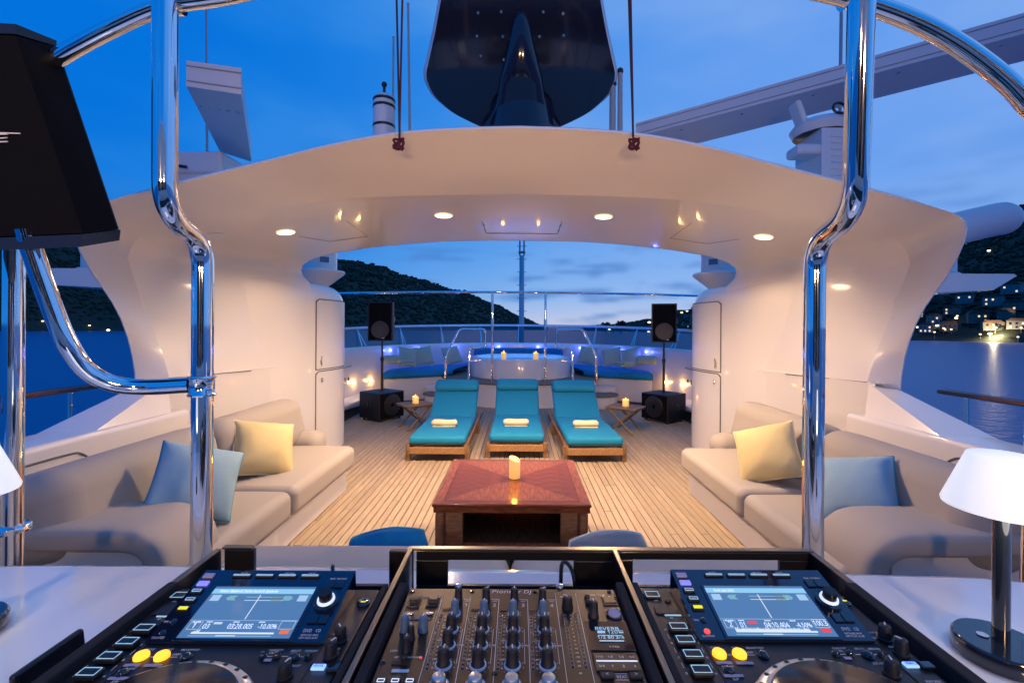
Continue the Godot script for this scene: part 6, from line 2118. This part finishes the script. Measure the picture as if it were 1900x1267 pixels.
	b.box(L.call(-0.142, -0.5655, 0.0006), Vector3(0.021, 0.0008, 0.0046), 0.0003)
	part("caption_plate", b, M.collar_blue, t)
	for x in [-0.1597, -0.1429, -0.1257]:
		button(t, L.call(x, -0.5455), Vector3(0.0125, 0.004, 0.009), M.knob_rubber, Basis.IDENTITY, M.white_led, "effect_key")
	# master and send section
	knob(t, L.call(0.0762, -0.696), 0.0082, 0.017, M.knob_rubber, null, 0.8, "master_knob")
	words(ink, "MASTER", L.call(0.0745, -0.7235, 0.0005), 0.0028)
	knob(t, L.call(0.112, -0.676), 0.0072, 0.022, M.knob_rubber, null, 0.0, "headphone_knob")
	words(ink, "SEND / RETURN", L.call(0.127, -0.7285, 0.0005), 0.0024)
	for z in [-0.7195, -0.706]:
		b = MB.new()
		b.ball(L.call(0.109, z, 0.002), Vector3(0.0048, 0.005, 0.0048), 12, 7)
		part("toggle", b, M.black_plastic, t)
	b = MB.new()
	b.box(L.call(0.1428, -0.712, 0.0006), Vector3(0.024, 0.0014, 0.023), 0.0005)
	part("port_frame", b, M.black_gloss, t)
	b = MB.new()
	b.box(L.call(0.1428, -0.714, 0.0016), Vector3(0.017, 0.0012, 0.015), 0.0004)
	part("port_lid", b, M.faceplate, t)
	b = MB.new()
	b.lathe([Vector2(0.0125, 0.0), Vector2(0.0125, 0.002), Vector2(0.0095, 0.0024)], Transform3D(Basis.IDENTITY, L.call(0.1427, -0.678)), 28)
	part("key_ring", b, M.black_gloss, t)
	b = MB.new()
	b.lathe([Vector2(0.0092, 0.0), Vector2(0.0092, 0.004), Vector2(0.0075, 0.0055), Vector2(0.0, 0.0058)], Transform3D(Basis.IDENTITY, L.call(0.1427, -0.678)), 28)
	part("auto_key", b, M.ink_lilac, t)
	# effect display
	b = MB.new()
	b.box(L.call(0.1268, -0.6325, 0.0008), Vector3(0.059, 0.0016, 0.060), 0.0006)
	part("display_window", b, M.black_gloss, t)
	b = MB.new()
	b.quad(L.call(0.1105, -0.649, 0.0022), L.call(0.1455, -0.649, 0.0022), L.call(0.1455, -0.6175, 0.0022), L.call(0.1095, -0.6175, 0.0022))
	part("display", b, M.black_gloss, t)
	b = MB.new()
	words(b, "REVERB", L.call(0.1255, -0.6445, 0.0024), 0.0062, Basis(Vector3.RIGHT, -PI / 2), 1.15)
	words(b, "120", L.call(0.132, -0.6375, 0.0024), 0.0058, Basis(Vector3.RIGHT, -PI / 2), 1.1)
	b.box(L.call(0.1165, -0.6375, 0.0024), Vector3(0.0105, 0.0004, 0.0045))
	b.box(L.call(0.1435, -0.6365, 0.0024), Vector3(0.006, 0.0004, 0.002))
	words(b, "BPM", L.call(0.1435, -0.640, 0.0024), 0.0024)
	words(b, "1/2 80 3/4", L.call(0.1275, -0.6265, 0.0024), 0.0052, Basis(Vector3.RIGHT, -PI / 2), 1.1)
	b.box(L.call(0.1275, -0.6195, 0.0024), Vector3(0.033, 0.0004, 0.0018))
	b.box(L.call(0.1275, -0.6305, 0.0024), Vector3(0.033, 0.0004, 0.0008))
	part("display_lettering", b, M.cyan_led, t)
	words(ink, "X-PAD", L.call(0.1285, -0.6085, 0.0020), 0.003, Basis(Vector3.RIGHT, -PI / 2), 1.2)
	b = MB.new()
	b.box(L.call(0.1262, -0.5815, 0.0012), Vector3(0.0575, 0.0024, 0.031), 0.001)
	part("touch_strip", b, M.faceplate, t)
	b = MB.new()
	b.box(L.call(0.1262, -0.5815, 0.0028), Vector3(0.052, 0.001, 0.0018), 0.0004)
	part("strip_light", b, M.white_led, t)
	for k in 4:
		words(ink, ["1/16", "1/8", "1/4", "1/2"][k], L.call(0.1055 + 0.0138 * k, -0.589, 0.0026), 0.0032)
		words(ink, ["3/4", "1", "2", "4"][k], L.call(0.1055 + 0.0138 * k, -0.573, 0.0026), 0.0036)
	for x in [0.1095, 0.1445]: button(t, L.call(x, -0.558), Vector3(0.016, 0.004, 0.0095), M.knob_rubber, Basis.IDENTITY, null, "beat_key")
	words(ink, "BEAT", L.call(0.127, -0.558, 0.0005), 0.004)
	ink.box(L.call(0.127, -0.5632, 0.0004), Vector3(0.016, 0.0004, 0.0006)); ink.box(L.call(0.127, -0.5533, 0.0004), Vector3(0.016, 0.0004, 0.0006))
	words(ink, "<", L.call(0.1095, -0.558, 0.0043), 0.005)
	words(ink, ">", L.call(0.1445, -0.558, 0.0043), 0.005)
	part("lettering", ink, M.ink_white, t)
	for e in [[-0.1665, -0.734], [-0.071, -0.7355], [0.0285, -0.7355], [0.1465, -0.7365], [-0.167, -0.579], [-0.0265, -0.562]]:
		b = MB.new()
		b.lathe([Vector2(0.0036, 0.0), Vector2(0.0034, 0.0012), Vector2(0.0016, 0.0014), Vector2(0.0014, 0.0004), Vector2(0.0, 0.0004)], Transform3D(Basis.IDENTITY, L.call(e[0], e[1])), 14)
		part("screw", b, M.black_gloss, t)
	for e in [-0.096, 0.070]:
		b = MB.new()
		b.cyl(L.call(e, -0.752, -0.008), 0.006, 0.012, 14, 0.002)
		part("rear_post", b, M.steel, t)
func meter(t: Node, L: Callable, x: float, z0: float, z1: float) -> void:
	var b := MB.new()
	b.box(L.call(x, (z0 + z1) / 2, 0.0004), Vector3(0.0046, 0.0008, z1 - z0), 0.0003)
	var o := part("meter_slot", b, M.silver if false else M.steel, t)
	b = MB.new()
	b.box(L.call(x, (z0 + z1) / 2, 0.0008), Vector3(0.0034, 0.0008, z1 - z0 - 0.0014))
	part("meter_window", b, M.black_gloss, o)
	b = MB.new()
	for k in 15: b.box(L.call(x, lerpf(z0 + 0.005, z1 - 0.005, k / 14.0), 0.0013), Vector3(0.0022, 0.0004, 0.0038))
	part("meter_segments", b, M.seam, o)

# the wheelhouse front behind the camera, whose two floodlights wash the arch
func make_wheelhouse() -> void:
	var t := thing("wheelhouse_front", "white wheelhouse front with dark windows aft of the counter", "wheelhouse", Vector3(0, 0, 1.9))
	var b := MB.new()
	b.box(Vector3(0, 0.55, 0), Vector3(4.6, 1.1, 0.2), 0.03)
	b.box(Vector3(0, 2.2, 0), Vector3(4.6, 0.5, 0.2), 0.03)
	for x in [-2.2, -0.75, 0.75, 2.2]: b.box(Vector3(x, 1.52, 0), Vector3(0.2, 0.9, 0.19), 0.02)
	part("wall", b, M.gelcoat_plain, t)
	for x in [-1.475, 0.0, 1.475]:
		b = MB.new()
		b.box(Vector3(x, 1.52, 0.02), Vector3(1.3, 0.9, 0.02))
		part("window", b, M.black_gloss, t)
	for s in [-1.0, 1.0]:
		var f := thing("floodlight", "small warm floodlight on the wheelhouse front" + (" towards the wooded ridge" if s < 0 else " towards the shore town"), "floodlight", Vector3(s * 0.75, 1.95, 1.72), 0.0, "floodlights on the wheelhouse")
		b = MB.new()
		b.box(Vector3(0, 0, 0.03), Vector3(0.22, 0.14, 0.07), 0.015)
		part("housing", b, M.steel, f)
		b = MB.new()
		b.box(Vector3(0, 0, -0.008), Vector3(0.19, 0.11, 0.006))
		part("lamp_lens", b, M.courtesy_glow, f)
		var l := SpotLight3D.new()
		l.light_color = Color(1.0, 0.80, 0.58); l.light_energy = FLOOD; l.light_size = 0.09
		l.spot_angle = 46.0; l.spot_angle_attenuation = 1.0; l.spot_range = 20.0; l.spot_attenuation = 2.0; l.shadow_enabled = true
		f.add_child(l)
		l.position = Vector3(0, 0, -0.03)
		l.basis = Basis.looking_at(Vector3(s * 0.35, 0.85, -5.2))

const FLOOD := 6.4
const DOWN := 10.0
func _ready() -> void:
	make_view()
	make_materials()
	make_far()
	make_deck()
	make_arch()
	make_lockers()
	make_coamings()
	make_foredeck()
	make_wheelhouse()
	make_rigging()
	make_settee(-1.0)
	make_settee(1.0)
	make_near_settee()
	make_coffee_table()
	make_loungers()
	make_side_tables()
	make_pa()
	make_cushions()
	make_frame()
	make_counter()
	make_case()
	make_player(-0.540, -0.739, 0, "deck player showing 03:28 beside the chrome pole with the bracket")
	make_player(0.197, -0.749, 1, "deck player showing 04:10 next to the uncut white table lamp")
	make_mixer()
